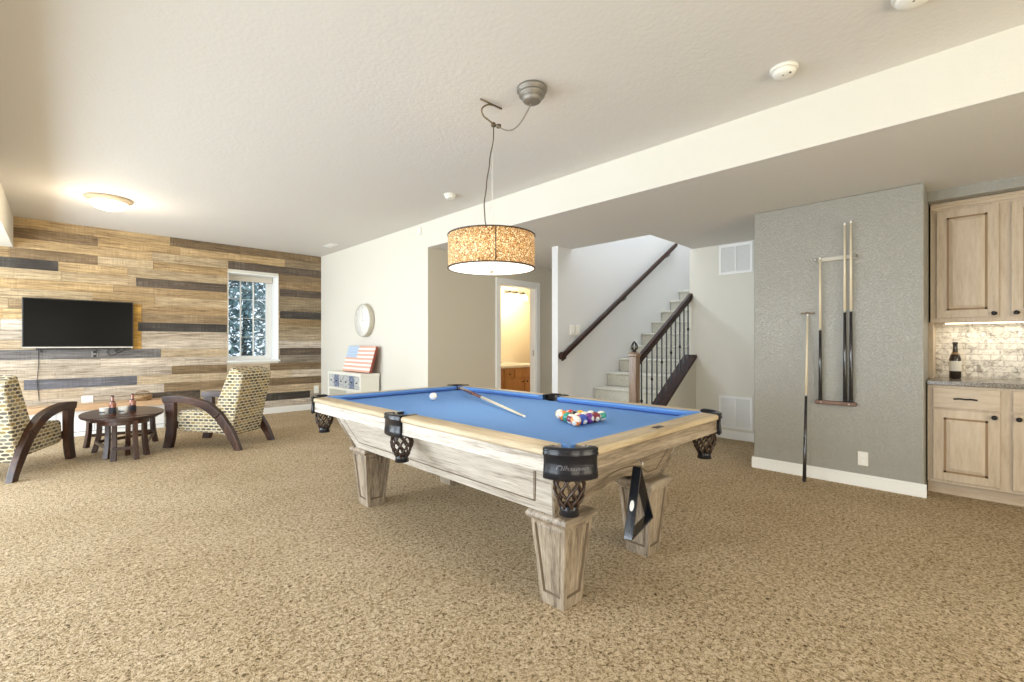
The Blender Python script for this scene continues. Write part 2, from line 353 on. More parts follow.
def plank_wall():
    m = MB(); bm = m.bm; tl = bm.loops.layers.float_color.new('tone'); ol = bm.loops.layers.float_color.new('offs')
    nrow = 21; z0 = .09; rh = (H - z0)/nrow
    def plank(x0, x1, za, zb, col):
        dep = random.uniform(0, .004); off = (random.uniform(0,50), 0, random.uniform(0,50)); n0 = len(bm.faces)
        m.box(x0+.0012, x1-.0012, YW-.018-dep, YW, za+.0012, zb-.0012); bm.faces.ensure_lookup_table()
        for f in bm.faces[n0:]:
            for lp in f.loops: lp[tl] = (*col,1); lp[ol] = (*off,1)
    for r in range(nrow):
        za, zb = z0+r*rh, z0+(r+1)*rh; zc = (za+zb)/2
        spans = [(XL, XW)]
        if za < WZ1-.02 and zb > WZ0+.02: spans = [(XL, WX0), (WX1, XW)]
        ov = [(a,b,n) for n,a,b,z in OV if abs(z-zc) <= rh/2+1e-6]
        for s0, s1 in spans:
            cuts = {s0, s1}
            for a,b,n in ov:
                if s0 < a < s1: cuts.add(a)
                if s0 < b < s1: cuts.add(b)
            cs = sorted(cuts)
            for a, b in zip(cs, cs[1:]):
                hit = [n for p,q,n in ov if p-1e-3 <= a and b <= q+1e-3]
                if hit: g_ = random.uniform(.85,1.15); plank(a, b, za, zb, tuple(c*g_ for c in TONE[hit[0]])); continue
                x = a
                while x < b-1e-4:
                    e = x + random.uniform(.6, 1.7)
                    if b - e < .3: e = b
                    pal = LIGHT if zc > 1.45 or random.random() < .25 else PALE_LIT
                    if zc < 1.2 and random.random() < .7: pal = PALE_LIT
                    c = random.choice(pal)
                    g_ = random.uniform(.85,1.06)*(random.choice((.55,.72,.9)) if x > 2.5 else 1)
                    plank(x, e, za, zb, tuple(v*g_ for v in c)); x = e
    struct(m.build('wall_far', M['plank']), 'reclaimed wood plank wall behind the television', 'wall')
    m = MB(); m.box(XL, WX0, YW, YW+.42, 0, H); m.box(WX1, XW+.1, YW, YW+.42, 0, H); m.box(WX0, WX1, YW, YW+.42, 0, WZ0-.012); m.box(WX0, WX1, YW, YW+.42, WZ1+.001, H)
    struct(m.build('wall_far_backing', M['cream']))
plank_wall()
def window_one():
    m = MB(); t = .015; y0, y1 = YW-.012, YW+.42
    m.box(WX0, WX0+t, y0, y1, WZ0+.02, WZ1-t); m.box(WX1-t, WX1, y0, y1, WZ0+.02, WZ1-t); m.box(WX0, WX1, y0, y1, WZ1-t, WZ1); m.box(WX0-.01, WX1+.02, YW-.035, y1, WZ0-.01, WZ0+.02)
    w = struct(m.build('window_1', M['white']), 'tall white framed window in the plank wall', 'window')
    a, b, c, d = WX0+t, WX1-t, WZ0+.02, WZ1-t
    def ring(name, a, b, c, d, s, y0, y1, sr=None):
        sr = sr or s; m = MB(); m.box(a, a+s, y0, y1, c, d); m.box(b-sr, b, y0, y1, c, d); m.box(a+s, b-sr, y0, y1, c, c+s); m.box(a+s, b-sr, y0, y1, d-s, d); m.build(name, M['white'], w)
        return a+s, b-sr, c+s, d-s
    a, b, c, d = ring('frame', a, b, c, d, .03, YW+.33, YW+.40, .045)
    a, b, c, d = ring('sash', a, b, c, d, .035, YW+.345, YW+.39)
    m = MB(); g = .010
    for i in (1,2): x = a+(b-a)*i/3; m.box(x-g, x+g, YW+.356, YW+.378, c, d)
    for i in (1,2,3): z = c+(d-c)*i/4; m.box(a, b, YW+.362, YW+.372, z-.0035, z+.0035)
    m.build('muntins', M['white'], w)
    MB().box(a, b, YW+.365, YW+.369, c, d).build('pane', M['pane'], w)
    MB().box(WX0+t+.01, WX1-t-.01, YW+.24, YW+.30, WZ1-t-.09, WZ1-t-.002).build('roller_shade', mat('shade_fabric', (.62,.56,.48), .8), w, .006)
window_one()
# outside foliage
def tree():
    root = thing('tree', 'leafy evergreen tree outside the window in the plank wall', 'tree', (3.0, 11.9, -.1))
    m = MB(); tl = m.bm.loops.layers.float_color.new('tone')
    for i in range(8500):
        a = random.uniform(0, 2*PI); z = random.uniform(.0, 4.6); rr = (1.9 - .22*z)*math.sqrt(random.random())
        if noise.noise(Vector((rr*math.cos(a)*1.6, rr*math.sin(a)*1.6, z*1.9))) > .46: continue
        p = Vector((rr*math.cos(a), rr*math.sin(a)*.7, z)); s = random.uniform(.04,.10)
        d = Vector((random.gauss(0,1), random.gauss(0,1), random.gauss(0,.7))).normalized(); e = d.cross(Vector((random.random(), random.random(), 1))).normalized()
        n0 = len(m.bm.faces); f = m.face([m.v(p-d*s), m.v(p+e*s*.5), m.v(p+d*s), m.v(p-e*s*.5)])
        c = random.choice(((.10,.22,.25),(.16,.31,.35),(.24,.42,.46),(.34,.54,.60),(.06,.13,.16),(.48,.68,.74)))
        for lp in f.loops: lp[tl] = (*c,1)
    lm = mat('blue_green_leaves', (.1,.2,.2), .6); k = NT(lm); k.col(k.n('Attribute', attribute_name='tone').outputs['Color'])
    tag(m.build('foliage', lm, root), kind='stuff')
    MB().tube([(0,0,0),(0.05,0,2),(0,0,4.4)], lambda t: .07-.05*t, 8).build('trunk', mat('bark', (.08,.06,.045), .9), root)
tree()
sbox('ground_outside', mat('outdoor_ground', (.25,.27,.2), .9), (-16, 16, -14, 24, -.2, -.1), 'ground outside the house', 'ground')
# ------------------------------------------------------------------ pool table
TX, TY, hx, hy = 2.04, 2.28, .725, 1.26
def pool_table():
    T = thing('pool_table', 'whitewashed wooden pool table with blue cloth and black leather pockets', 'pool table', (TX, TY, 0))
    prof = [(.010,.70),(.007,.707),(.010,.714),(.010,.768),(.004,.772),(0,.778),(0,.792),(.008,.80),(.10,.803),(.10,.715),(.07,.70)]
    cush = [(.10,.802),(.140,.800),(.150,.792),(.135,.772),(.10,.766)]
    def side(kind, s, a0, a1, e0, e1):
        # kind 'y': long rail at x=s*hx ; kind 'x': short rail at y=s*hy ; e0/e1 mitre of the cushion nose
        f = (lambda u, w, d: (s*(hx-u), d, w)) if kind == 'y' else (lambda u, w, d: (d, s*(hy-u), w))
        m = MB()
        A = [m.v(f(u,w,a0)) for u,w in prof]; B = [m.v(f(u,w,a1)) for u,w in prof]; n = len(prof)
        m.face(A); m.face(B[::-1])
        for i in range(n): m.face([A[i],A[(i+1)%n],B[(i+1)%n],B[i]], 1 if i in (4,5,6,7) else 0)
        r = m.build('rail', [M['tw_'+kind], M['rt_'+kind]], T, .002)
        m = MB()
        def nose(u): return (u-.10)/.05
        A = [m.v(f(u,w,a0+e0*nose(u)-.03*(1-nose(u))*(1 if e0 > .03 else 0))) for u,w in cush]
        B = [m.v(f(u,w,a1-e1*nose(u)+.03*(1-nose(u))*(1 if e1 > .03 else 0))) for u,w in cush]; n = len(cush)
        m.face(A); m.face(B[::-1])
        for i in range(n): m.face([A[i],A[(i+1)%n],B[(i+1)%n],B[i]])
        m.build('cushion', M['cloth'], T, .003)
    ce, se = .138, .083
    for s in (-1,1):
        side('y', s, -hy+ce, -se, .06, .012); side('y', s, se, hy-ce, .012, .06); side('x', s, -hx+ce, hx-ce, .06, .06)
    # bed cloth with pocket cut-outs
    pc, pr = .097, .064; out = []
    ix, iy = hx-.10, hy-.10
    def arc(cx, cy, r, a0, a1, n=10): return [(cx+r*math.cos(math.radians(a0+(a1-a0)*i/n)), cy+r*math.sin(math.radians(a0+(a1-a0)*i/n))) for i in range(n+1)]
    out += arc(hx-pc, hy-pc, pr, 357, 273-180+0, 12)[::1] if False else []
    cx, cy = hx-pc, hy-pc
    out += arc(cx, -cy, pr, 180, 90); out += arc(hx-.065, 0, .058, 235, 125); out += arc(cx, cy, pr, 270, 180)
    out += arc(-cx, cy, pr, 360, 270); out += arc(-hx+.065, 0, .058, 55, -55); out += arc(-cx, -cy, pr, 90, 0)
    m = MB(); m.prism(out, lambda u,w,d: (u,w,d), .745, .765); m.build('bed_cloth', M['cloth'], T)
    MB().box(-hx+.17, hx-.17, -hy+.17, hy-.17, .70, .744).build('slate', mat('slate', (.1,.1,.1), .8), T)
    # pockets
    def pocket(outer, inner, cen, flaps=()):
        prof = [(-.004,.690),(.004,.686),(.009,.693),(.007,.715),(.004,.745),(.005,.772),(.010,.778),(.011,.786),(.007,.790),(.010,.797),(.007,.805),(-.004,.809)]
        n = 20; m = MB(); rings = []
        for i in range(n+1):
            t = i/n; p, nn = outer(t); q = inner(t)
            ring = [(p[0]+nn[0]*o, p[1]+nn[1]*o, z) for o, z in prof] + [(q[0], q[1], .806), (q[0], q[1], .70)]
            rings.append(ring)
        m.rings(rings, True, True)
        for q in flaps: m.box(*q)
        P = m.build('pocket', M['leather'], T)
        m = MB(); m.lathe([(.062,.752),(.060,.70),(.058,.69)], 24, (cen[0],cen[1],0), cap=False); m.build('liner', M['black'], P)
        # woven leather net
        m = MB(); zt, zb = .69, .565
        def rad(t): return .054 + .006*math.sin(PI*min(1,t*1.2)) - .021*t**3
        for dr in (-1,1):
            for j in range(8):
                pts = []
                for i in range(13):
                    t = i/12; a = 2*PI*j/8 + dr*t*PI*.5 + (.2 if dr > 0 else 0); r = rad(t) + (.0016 if (i//2) % 2 else -.0016)*dr
                    pts.append((cen[0]+r*math.cos(a), cen[1]+r*math.sin(a), zt+(zb-zt)*t))
                m.tube(pts, .0056, 5)
        m.lathe([(.062,zt+.006),(.066,zt),(.062,zt-.006)], 20, (cen[0],cen[1],0), cap=False)
        N = m.build('net', M['netleather'], P)
        m = MB(); m.lathe([(.030,zb+.012),(.037,zb+.008),(.036,zb-.008),(.040,zb-.030),(.022,zb-.032)], 16, (cen[0],cen[1],0)); m.build('net_cup', M['leather'], P)
        return P
    for sx in (-1,1):
        for sy in (-1,1):
            cc = (sx*(hx-.140), sy*(hy-.140)); pcn = (sx*(hx-pc), sy*(hy-pc))
            def o_(t, cc=cc, sx=sx, sy=sy):
                a = t*PI/2; nx, ny = sx*math.cos(a), sy*math.sin(a); return (cc[0]+nx*.140, cc[1]+ny*.140), (nx, ny)
            def i_(t, pcn=pcn, sx=sx, sy=sy):
                a = -PI/4 + t*PI; return (pcn[0]+sx*.060*math.cos(a), pcn[1]+sy*.060*math.sin(a))
            P = pocket(o_, i_, pcn)
            if sx < 0 and sy < 0: corner = (P, cc)
    for sx in (-1,1):
        pcn = (sx*(hx-.058), 0)
        def o_(t, sx=sx):
            y = -.085+.17*t; b = .014*(1-(y/.085)**2); return (sx*(hx-.003+b), y), (sx, 0)
        def i_(t, pcn=pcn, sx=sx):
            a = -PI/2*1.15 + t*PI*1.15; return (pcn[0]+sx*.052*math.cos(a), pcn[1]+.056*math.sin(a))
        xa, xb = sorted((sx*(hx-.104), sx*(hx-.012))); pocket(o_, i_, pcn, [(xa,xb,.056,.0845,.72,.8055),(xa,xb,-.0845,-.056,.72,.8055)])
    MB().box(-.05,.02,-hy+.035,-hy+.062,.8032,.8045).build('name_plate', M['blackmetal'], T)
    # stamped script on the near corner pocket
    cu = bpy.data.curves.new('script', 'FONT'); cu.body = 'Olhausen'; cu.size = .034; cu.shear = .35; cu.align_x = 'CENTER'; cu.extrude = .0006; cu.resolution_u = 3
    to = bpy.data.objects.new('script', cu); C.objects.link(to); dg = bpy.context.evaluated_depsgraph_get()
    me = bpy.data.meshes.new_from_object(to.evaluated_get(dg)); bpy.data.objects.remove(to); me.name = 'maker_script'
    P, cc = corner
    for v in me.vertices:
        a = math.radians(225) + v.co.x/.147; r = .140 + .0052 + v.co.z
        z = .722 + v.co.y
        v.co = (cc[0]+r*math.cos(a), cc[1]+r*math.sin(a), z)
    me.materials.append(mat('stamped_silver', (.16,.16,.19), .35, .5)); so = bpy.data.objects.new('maker_script', me); C.objects.link(so); so.parent = P
    # cabinet: four sloped panels
    tx, ty, bx, by, zt, zb = .60, 1.06, .475, .965, .70, .432
    def slope(kind, s):
        # returns fn(u, w, d): u along, w 0(top)..1(bottom), d outward offset
        if kind == 'y':
            n = Vector((s*(zt-zb), 0, -(tx-bx))).normalized()
            return lambda u,w,d: Vector((s*(tx+(bx-tx)*w), u*(ty+(by-ty)*w), zt+(zb-zt)*w)) + n*d
        n = Vector((0, s*(zt-zb), -(ty-by))).normalized()
        return lambda u,w,d: Vector((u*(tx+(bx-tx)*w), s*(ty+(by-ty)*w), zt+(zb-zt)*w)) + n*d
    def strip(m, f, pts, wd, d0, d1, closed=True):
        # thin moulding along a path in (u,w); wd given in metres
        seq = pts + ([pts[0]] if closed else [])
        m.tube([f(u,w,(d0+d1)/2) for u,w in seq], wd, 6)
    for s in (-1,1):
        f = slope('y', s); m = MB(); m.prism([(-1,0),(1,0),(1,1),(-1,1)], f, -.03, 0)
        p = m.build('side_panel', M['tw_y'], T)
        m = MB()
        strip(m, f, [(-.90,.16),(.90,.16),(.88,.80),(-.88,.80)], .0045, 0, 0)
        m.build('moulding', M['groove'], p)
        m = MB()
        m.prism([(-.892,.18),(.892,.18),(.873,.78),(-.873,.78)], f, 0, .004); m.build('raised_panel', M['tw_y'], p, .004)
        f = slope('x', s)
        arch = [(.52 - 1.04*i/20, 1 - .30*math.sin(PI*i/20)**.8) for i in range(21)]
        m = MB(); m.prism([(-1,0),(1,0),(1,1)] + arch + [(-1,1)], f, -.03, 0)
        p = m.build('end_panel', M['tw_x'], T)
        m = MB()
        pts = [(-.86,.14),(.86,.14),(.80,.82),(.60,.82)] + [(.55-1.1*i/20, .80 - .30*math.sin(PI*i/20)**.8) for i in range(1,20)] + [(-.60,.82),(-.80,.82)]
        strip(m, f, pts, .0045, 0, 0); m.build('moulding', M['groove'], p)
    for sx in (-1,1):
        for sy in (-1,1):
            m = MB(); a = Vector((sx*tx, sy*ty, zt)); b = Vector((sx*bx, sy*by, zb)); 
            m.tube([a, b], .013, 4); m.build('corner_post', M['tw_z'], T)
            # tapered leg with cap and recessed panels
            L = MB(); cx0, cy0 = sx*.372, sy*.915
            def sq(r, z): return [(cx0+r*i, cy0+r*j, z) for i,j in ((-1,-1),(1,-1),(1,1),(-1,1))]
            L.rings([sq(.066,0), sq(.070,.03), sq(.102,.392)], True, True, smooth=False)
            L.bm.faces.ensure_lookup_table()
            side_faces = [fc for fc in L.bm.faces if abs(fc.normal.z) < .5 and fc.calc_area() > .01]
            bmesh.ops.recalc_face_normals(L.bm, faces=L.bm.faces)
            r = bmesh.ops.inset_individual(L.bm, faces=side_faces, thickness=.030, depth=0)
            for fc in r['faces']: fc.material_index = 0
            r2 = bmesh.ops.inset_individual(L.bm, faces=side_faces, thickness=.008, depth=-.010)
            for fc in r2['faces']: fc.material_index = 1
            bmesh.ops.inset_individual(L.bm, faces=side_faces, thickness=.010, depth=.005)
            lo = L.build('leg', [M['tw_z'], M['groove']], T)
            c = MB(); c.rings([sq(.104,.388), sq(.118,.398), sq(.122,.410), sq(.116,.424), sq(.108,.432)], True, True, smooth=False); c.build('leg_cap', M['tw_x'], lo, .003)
    return T
pool_table()
# ------------------------------------------------------------------ balls, cues, triangle
BZ = .7655; BR = .0288
def ball_mat(name, col, stripe):
    m = mat(name, col, .12, spec=.6, coat=.4); k = NT(m); c = k.n('TexCoord'); sp = k.n('SeparateXYZ'); k.l(c.outputs['Object'], sp.inputs[0])
    W = (.80,.79,.74)
    spot = k.math('GREATER_THAN', k.math('ABSOLUTE', sp.outputs[0]), BR*.88)
    base = k.mix(k.math('GREATER_THAN', k.math('ABSOLUTE', sp.outputs[2]), BR*.52), col, W) if stripe else col
    k.col(k.mix(spot, base, W)); return m
COL = dict(yellow=(.85,.55,.05), blue=(.03,.08,.45), red=(.60,.03,.03), purple=(.16,.04,.30), orange=(.85,.25,.04), green=(.02,.30,.22), maroon=(.22,.02,.04))
def ball(name, label, cat, p, m, rot, group=None):
    o = MB(); bmesh.ops.create_uvsphere(o.bm, u_segments=28, v_segments=18, radius=BR)
    b = o.build(name, m, smooth=True); b.location = p; b.rotation_euler = rot; return tag(b, label, cat, group)
def sphere_material_white(): return mat('cue_ball_resin', (.82,.80,.74), .12, coat=.4)
ball('cue_ball', 'plain white cue ball alone on the blue cloth', 'ball', (2.03, 2.92, BZ+BR), sphere_material_white(), (0,0,0))
rows = [[('yellow',True)], [('orange',False),('red',False)], [('green',False),('black',False),('yellow',False)],
        [('maroon',True),('red',True),('purple',True),('blue',True)], [('orange',True),('blue',False),('purple',False),('maroon',False),('green',True)]]
COL['black'] = (.015,.015,.015)
bx0, by0 = 1.924, 1.478; dd = BR*2.01
mats = {}
for r, row in enumerate(rows):
    yy = by0 + (4-r)*dd*.866
    for i, (cn, st) in enumerate(row):
        xx = bx0 + dd*(i + (4-r)*.5)
        key = (cn, st)
        if key not in mats: mats[key] = ball_mat('%s_%s_ball' % (cn, 'striped' if st else 'solid'), COL[cn], st)
        where = 'in the racked triangle on the blue cloth'
        if r == 0: where = 'at the far left point of the racked triangle'
        elif r == 4 and i == 0: where = 'at the nearest corner of the racked triangle'
        elif r == 4 and i == 4: where = 'at the right corner of the racked triangle'
        ball('billiard_ball', ('white ball with a %s stripe ' % cn if st else 'solid %s ball ' % cn) + where, 'ball', (xx, yy, BZ+BR), mats[key],
             (random.uniform(-.5,.9), random.uniform(-.6,.6), random.uniform(0,6)) if not (r == 4 and i == 0) else (.55,-.35,.3), 'racked billiard balls')
wcue = wood('maple_shaft', [(.3,(.62,.52,.36)),(.7,(.78,.70,.54))], 'z', 30, 30, .3)
cue_black = mat('black_cue_butt', (.012,.012,.016), .15, coat=.6); cue_red = mat('red_brown_cue_butt', (.09,.015,.012), .2, coat=.6)
def cue(name, label, base, tip, butt, split=.5, group=None, wrap=True):
    a, b = Vector(base), Vector(tip); L = (b-a).length
    root = thing(name, label, 'cue stick', a, 0, group); q = (b-a).to_track_quat('Z','Y')
    root.rotation_euler = q.to_euler()
    R = lambda t: .0148 - .0085*t
    MB().lathe([(R(0)*.85,0),(R(0),.006),(R(split*.5),L*split*.5),(R(split),L*split)], 14).build('butt', butt, root)
    MB().lathe([(R(split)+.0003,L*split-.004),(R(split)+.0006,L*split+.012),(R(split),L*split+.014)], 14).build('joint_ring', M['steel'], root)
    MB().lathe([(R(split)*.99,L*split+.012),(R(.98),L*.985)], 14).build('shaft', wcue, root)
    MB().lathe([(R(.98)+.0002,L*.985),(R(1),L*.998),(R(1)*.7,L)], 12).build('tip', M['white'], root)
    if wrap: MB().lathe([(R(0)*1.02,.0),(R(0)*1.03,.012),(R(0)*1.0,.02)], 14).build('bumper', M['black'], root)
    return root
cue('cue_stick', 'cue stick with dark red butt lying across the blue cloth', (2.412, 3.075, .822), (1.925, 1.845, BZ+.008), cue_red, .42)
# ball rack triangle hanging at the near end
def triangle():
    V1, V2, V3 = Vector((1.898,1.105,.632)), Vector((1.768,1.075,.340)), Vector((2.050,1.125,.352))
    n = (V2-V1).cross(V3-V1).normalized(); n = n if n.y < 0 else -n
    root = thing('ball_rack_triangle', 'black triangular ball rack hanging under the near end of the pool table', 'ball rack', V1); root.rotation_euler = (0,0,0)
    cen = (V1+V2+V3)/3; t = .012; hw = .021
    pts = [V1,V2,V3]; ins = [cen + (p-cen)*(1-.105) for p in pts]
    m = MB()
    for i in range(3):
        a, b, c, d = pts[i], pts[(i+1)%3], ins[(i+1)%3], ins[i]
        vs = [m.v(p - V1 + n*s*hw) for s in (-1,1) for p in (a,b,c,d)]
        for q in ((0,1,2,3),(7,6,5,4),(0,4,5,1),(1,5,6,2),(2,6,7,3),(3,7,4,0)): m.face([vs[j] for j in q])
    m.build('rack_frame', mat('black_rack_plastic', (.01,.011,.016), .22, coat=.5), root, .003)
    e = MB(); mid = (V1*.45+V2*.55) - V1; u = (V2-V1).normalized(); o = (mid - (cen-V1)); o = (o - u*o.dot(u)); o = (o - n*o.dot(n)).normalized()
    base = mid + o*.0013
    ring = [base + u*.024*math.cos(2*PI*i/20) + n*.010*math.sin(2*PI*i/20) for i in range(20)]
    e.rings([ring, [p + o*.0015 for p in ring]], True, True); e.build('oval_emblem', M['white'], root)
    h = MB(); h.tube([(0,.0,.0),(0,-.028,.004),(0,-.03,.02),(0,.0,.035),(0,.06,.05)], .004, 8); h.build('hook', M['steel'], root)
triangle()
def smooth_curve(P, n=6):
    out = []
    for i in range(len(P)-1):
        p0, p1, p2, p3 = P[max(i-1,0)], P[i], P[i+1], P[min(i+2,len(P)-1)]
        for j in range(n):
            t = j/n
            out.append(tuple(.5*((2*b)+(-a+c)*t+(2*a-5*b+4*c-d)*t*t+(-a+3*b-3*c+d)*t**3) for a,b,c,d in zip(p0,p1,p2,p3)))
    out.append(P[-1]); return out
# ------------------------------------------------------------------ pendant lamp
def pendant():
    px, py = 2.047, 2.274; R = .288; z0, z1 = 1.697, 1.912
    root = thing('pendant_lamp', 'drum pendant lamp with mosaic shade hanging over the pool table', 'pendant lamp', (px, py, z0))
    h = z1-z0
    sh = MB().lathe([(R,0),(R,h)], 64, cap=False).build('shade', M['shade'], root); sh.modifiers.new('solid','SOLIDIFY').thickness = .004
    br = mat('dark_bronze_trim', (.06,.035,.02), .5)
    m = MB()
    for z in (0, h): m.lathe([(R-.004,z-.004),(R+.004,z-.004),(R+.004,z+.004),(R-.004,z+.004),(R-.004,z-.004)], 64, cap=False)
    m.build('rim', br, root)
    a = math.atan2(-py,-px)
    for da in (.09, .09+PI*2/3, .09-PI*2/3):
        c, s_ = math.cos(a+da), math.sin(a+da); m = MB(); m.tube([(c*(R+.001), s_*(R+.001), 0), (c*(R+.001), s_*(R+.001), h)], .0035, 6); m.build('seam', br, root)
    MB().lathe([(R-.006,.006),(R-.006,-.001),(.16,-.010),(.02,-.014)], 64).build('diffuser', M['glow'], root)
    MB().lathe([(.014,-.013),(.013,-.028),(.004,-.034)], 16).build('finial', mat('dark_nickel', (.12,.11,.10), .5, .5), root)
    m = MB(); m.lathe([(.02,h-.06),(.028,h-.055),(.028,h-.03),(.01,h-.02)], 16)
    for k_ in range(3): aa = k_*2*PI/3+.4; m.tube([(0,0,h-.04),(R*math.cos(aa),R*math.sin(aa),h-.01)], .004, 6)
    m.build('spider', M['steel'], root)
    hk = (.010, -.010, H-z0-.135)
    m = MB()
    for k_ in range(3): aa = k_*2*PI/3+.4; m.tube([(.055*math.cos(aa), .055*math.sin(aa), h-.02), (.01*math.cos(aa), .01*math.sin(aa), h+.10), (hk[0],hk[1],hk[2])], .0016, 5)
    m.build('suspension_wire', mat('clear_wire', (.7,.69,.66), .4), root)
    rt = Vector((.713,-.701,0))
    m = MB(); pts = []
    for i in range(31):
        t = i/30; z = hk[2]+.02 + (h+.03-hk[2]-.02)*t
        ks = [(0,0),(.15,.0),(.36,-.022),(.58,-.040),(.75,-.053),(.88,-.046),(1,-.028)]
        for q0, q1 in zip(ks, ks[1:]):
            if q0[0] <= t <= q1[0]:
                f_ = (t-q0[0])/(q1[0]-q0[0]); f_ = f_*f_*(3-2*f_); w = q0[1] + (q1[1]-q0[1])*f_
        pts.append(Vector((hk[0]*(1-t),hk[1]*(1-t),z)) + rt*w)
    m.tube(pts, .0042, 6); m.build('cord', mat('brown_cord', (.10,.075,.05), .5), root)
    # canopy, swag cord and hook
    cx, cy = 2.088-px, 1.945-py; cz = H-z0
    MB().lathe([(.086,0),(.094,-.010),(.093,-.026),(.078,-.030),(.078,-.036),(.082,-.040),(.080,-.054),(.064,-.058),(.064,-.064),(.066,-.068),(.054,-.088),(.048,-.092),(.006,-.094)], 40, (cx,cy,cz)).build('canopy', mat('satin_nickel', (.27,.25,.22), .5, .7), root)
    A = Vector((cx,cy,cz-.092)); B = Vector((hk[0],hk[1],hk[2]+.01)); m = MB(); pts = []
    for i in range(25):
        t = i/24; p = A.lerp(B, t); p.z -= .10*math.sin(PI*min(1,t*1.02))*(1-.25*t) + .02*math.sin(PI*t); pts.append(p)
    m.tube(pts, .0042, 6); m.build('swag_cord', mat('grey_cord', (.17,.15,.12), .5), root)
    m = MB(); u = Vector((-.713,.701,0)); R0 = Vector((1.935-px, 2.255-py, cz-.012)); R1 = Vector((2.118-px, 2.250-py, cz-.012))
    m.tube([R0, R1], .006, 8)
    hp = smooth_curve([tuple(v) for v in (R0.lerp(R1,.62), R0.lerp(R1,.30)+Vector((0,0,-.018)), R0.lerp(R1,.20)+u*.02+Vector((0,0,-.05)), R0.lerp(R1,.26)+u*.02+Vector((0,0,-.09)), R0.lerp(R1,.45)+Vector((0,0,-.118)), Vector(hk))], 6)
    m.tube(hp, .0055, 8)
    m.build('ceiling_hook', mat('aged_brass', (.22,.17,.10), .4, .8), root)
    m = MB(); m.lathe([(.004,-.012),(.016,-.010),(.018,0),(.012,.012),(.004,.016)], 14, hk); m.lathe([(.004,-.014),(.017,-.010),(.017,.008),(.006,.012)], 14, (hk[0]+.024,hk[1]-.024,hk[2]-.008))
    m.build('cord_knot', mat('aged_brass_knot', (.13,.10,.065), .45, .7), root)
    li = bpy.data.lights.new('pendant_bulb', 'POINT'); li.energy = 14; li.color = (1,.80,.55); li.shadow_soft_size = .18; lo = bpy.data.objects.new('pendant_bulb', li); C.objects.link(lo); lo.location = (px,py,1.62)
pendant()
# ------------------------------------------------------------------ ceiling fittings
def flush_light():
    root = thing('ceiling_light', 'lit glass bowl flush ceiling light near the plank wall', 'ceiling light', (.38, 6.69, H))
    MB().lathe([(.20,0),(.208,-.008),(.204,-.018),(.165,-.045),(.15,-.045)], 48).build('pan', mat('cream_metal', (.50,.41,.29), .4), root)
    MB().lathe([(.165,-.042),(.158,-.075),(.13,-.105),(.08,-.122),(.01,-.128)], 48).build('glass_bowl', M['glow_dome'], root)
    li = bpy.data.lights.new('bowl_bulb', 'POINT'); li.energy = 22; li.color = (1,.84,.62); li.shadow_soft_size = .2; lo = bpy.data.objects.new('bowl_bulb', li); C.objects.link(lo); lo.location = (.38,6.69,H-.26)
flush_light()
def detector(p, label, r=.07):
    root = thing('smoke_detector', label, 'smoke detector', (p[0],p[1],H))
    MB().lathe([(r,0),(r,-.012),(r*.94,-.018)], 32).build('base', M['plastic'], root)
    MB().lathe([(r*.80,-.016),(r*.86,-.026),(r*.74,-.042),(r*.3,-.050),(.004,-.050)], 32).build('sensor_head', M['plastic'], root)
    for k_ in (-1,1): MB().lathe([(.005,-.0505),(.005,-.046)], 8, (-.02, .018*k_-.02, .0)).build('indicator', M['black'], root)
detector((2.967,3.958), 'small white smoke detector on the ceiling near the pendant shade', .065)
detector((2.979,.787), 'larger white smoke detector on the ceiling left of the beam', .072)
detector((2.757,.205), 'round white ceiling fitting cut by the top edge at right', .080)
def ceiling_vent():
    root = thing('ceiling_vent', 'small white ceiling register by the plank wall corner', 'vent', (3.12, 7.37, H), 0)
    m = MB(); m.box(-.06,.06,-.15,.15,-.006,0); m.build('frame', M['plastic'], root)
    m = MB()
    for i in range(7): m.box(-.045+i*.013,-.038+i*.013,-.125,.125,-.010,-.005)
    m.build('louvres', M['white'], root)
ceiling_vent()
o = MB().box(XW-.022, XW+.001, 5.19, 5.25, 2.645, 2.745).build('motion_sensor', M['plastic'], bevel=.008); tag(o, 'small white box sensor high on the beam left of the shade', 'sensor')
# ------------------------------------------------------------------ television and plank wall items
def tv():
    root = thing('television', 'black flat screen television mounted on the plank wall', 'television', (.196, YW-.024, 1.14))
    w, h = .54, .64
    MB().box(-w, w, -.075, -.03, 0, h).build('housing', M['black'], root, .006)
    MB().box(-w+.012, w-.012, -.0765, -.0745, .022, h-.012).build('screen', mat('tv_glass', (.003,.003,.003), .22, spec=.08), root)
    MB().box(-w, w, -.0775, -.074, .0, .014).build('bezel', mat('silver_bezel', (.45,.45,.46), .3, .8), root)
    MB().box(-.25,.25,-.03,0,.15,.5).build('wall_bracket', M['blackmetal'], root)
    MB().box(-.42,.52,-.06,-.03,-.022,.0).build('speaker_bar', M['black'], root)
    def loop(pts):
        P = []; m = MB()
        for i in range(len(pts)-1):
            for j in range(6): P.append(Vector(pts[i]).lerp(Vector(pts[i+1]), j/6))
        P.append(Vector(pts[-1])); m.tube(P, .0035, 5); m.build('cable', M['black'], root)
    y = -.006
    loop([(-.40,y,.0),(-.395,y,-.2),(-.41,y,-.42),(-.39,y,-.68)]); loop([(.14,y,.0),(.16,y,-.04),(.155,y,-.09)])
    loop([(.30,y,.0),(.26,y,-.06),(.30,y,-.115),(.36,y,-.09),(.37,y,-.02),(.34,y,.0)]); loop([(.42,y,.0),(.46,y,-.03),(.39,y,-.07),(.34,y,-.045),(.44,y,.0)])
    loop([(-.385,y,.0),(-.37,y,-.06)])
tv()
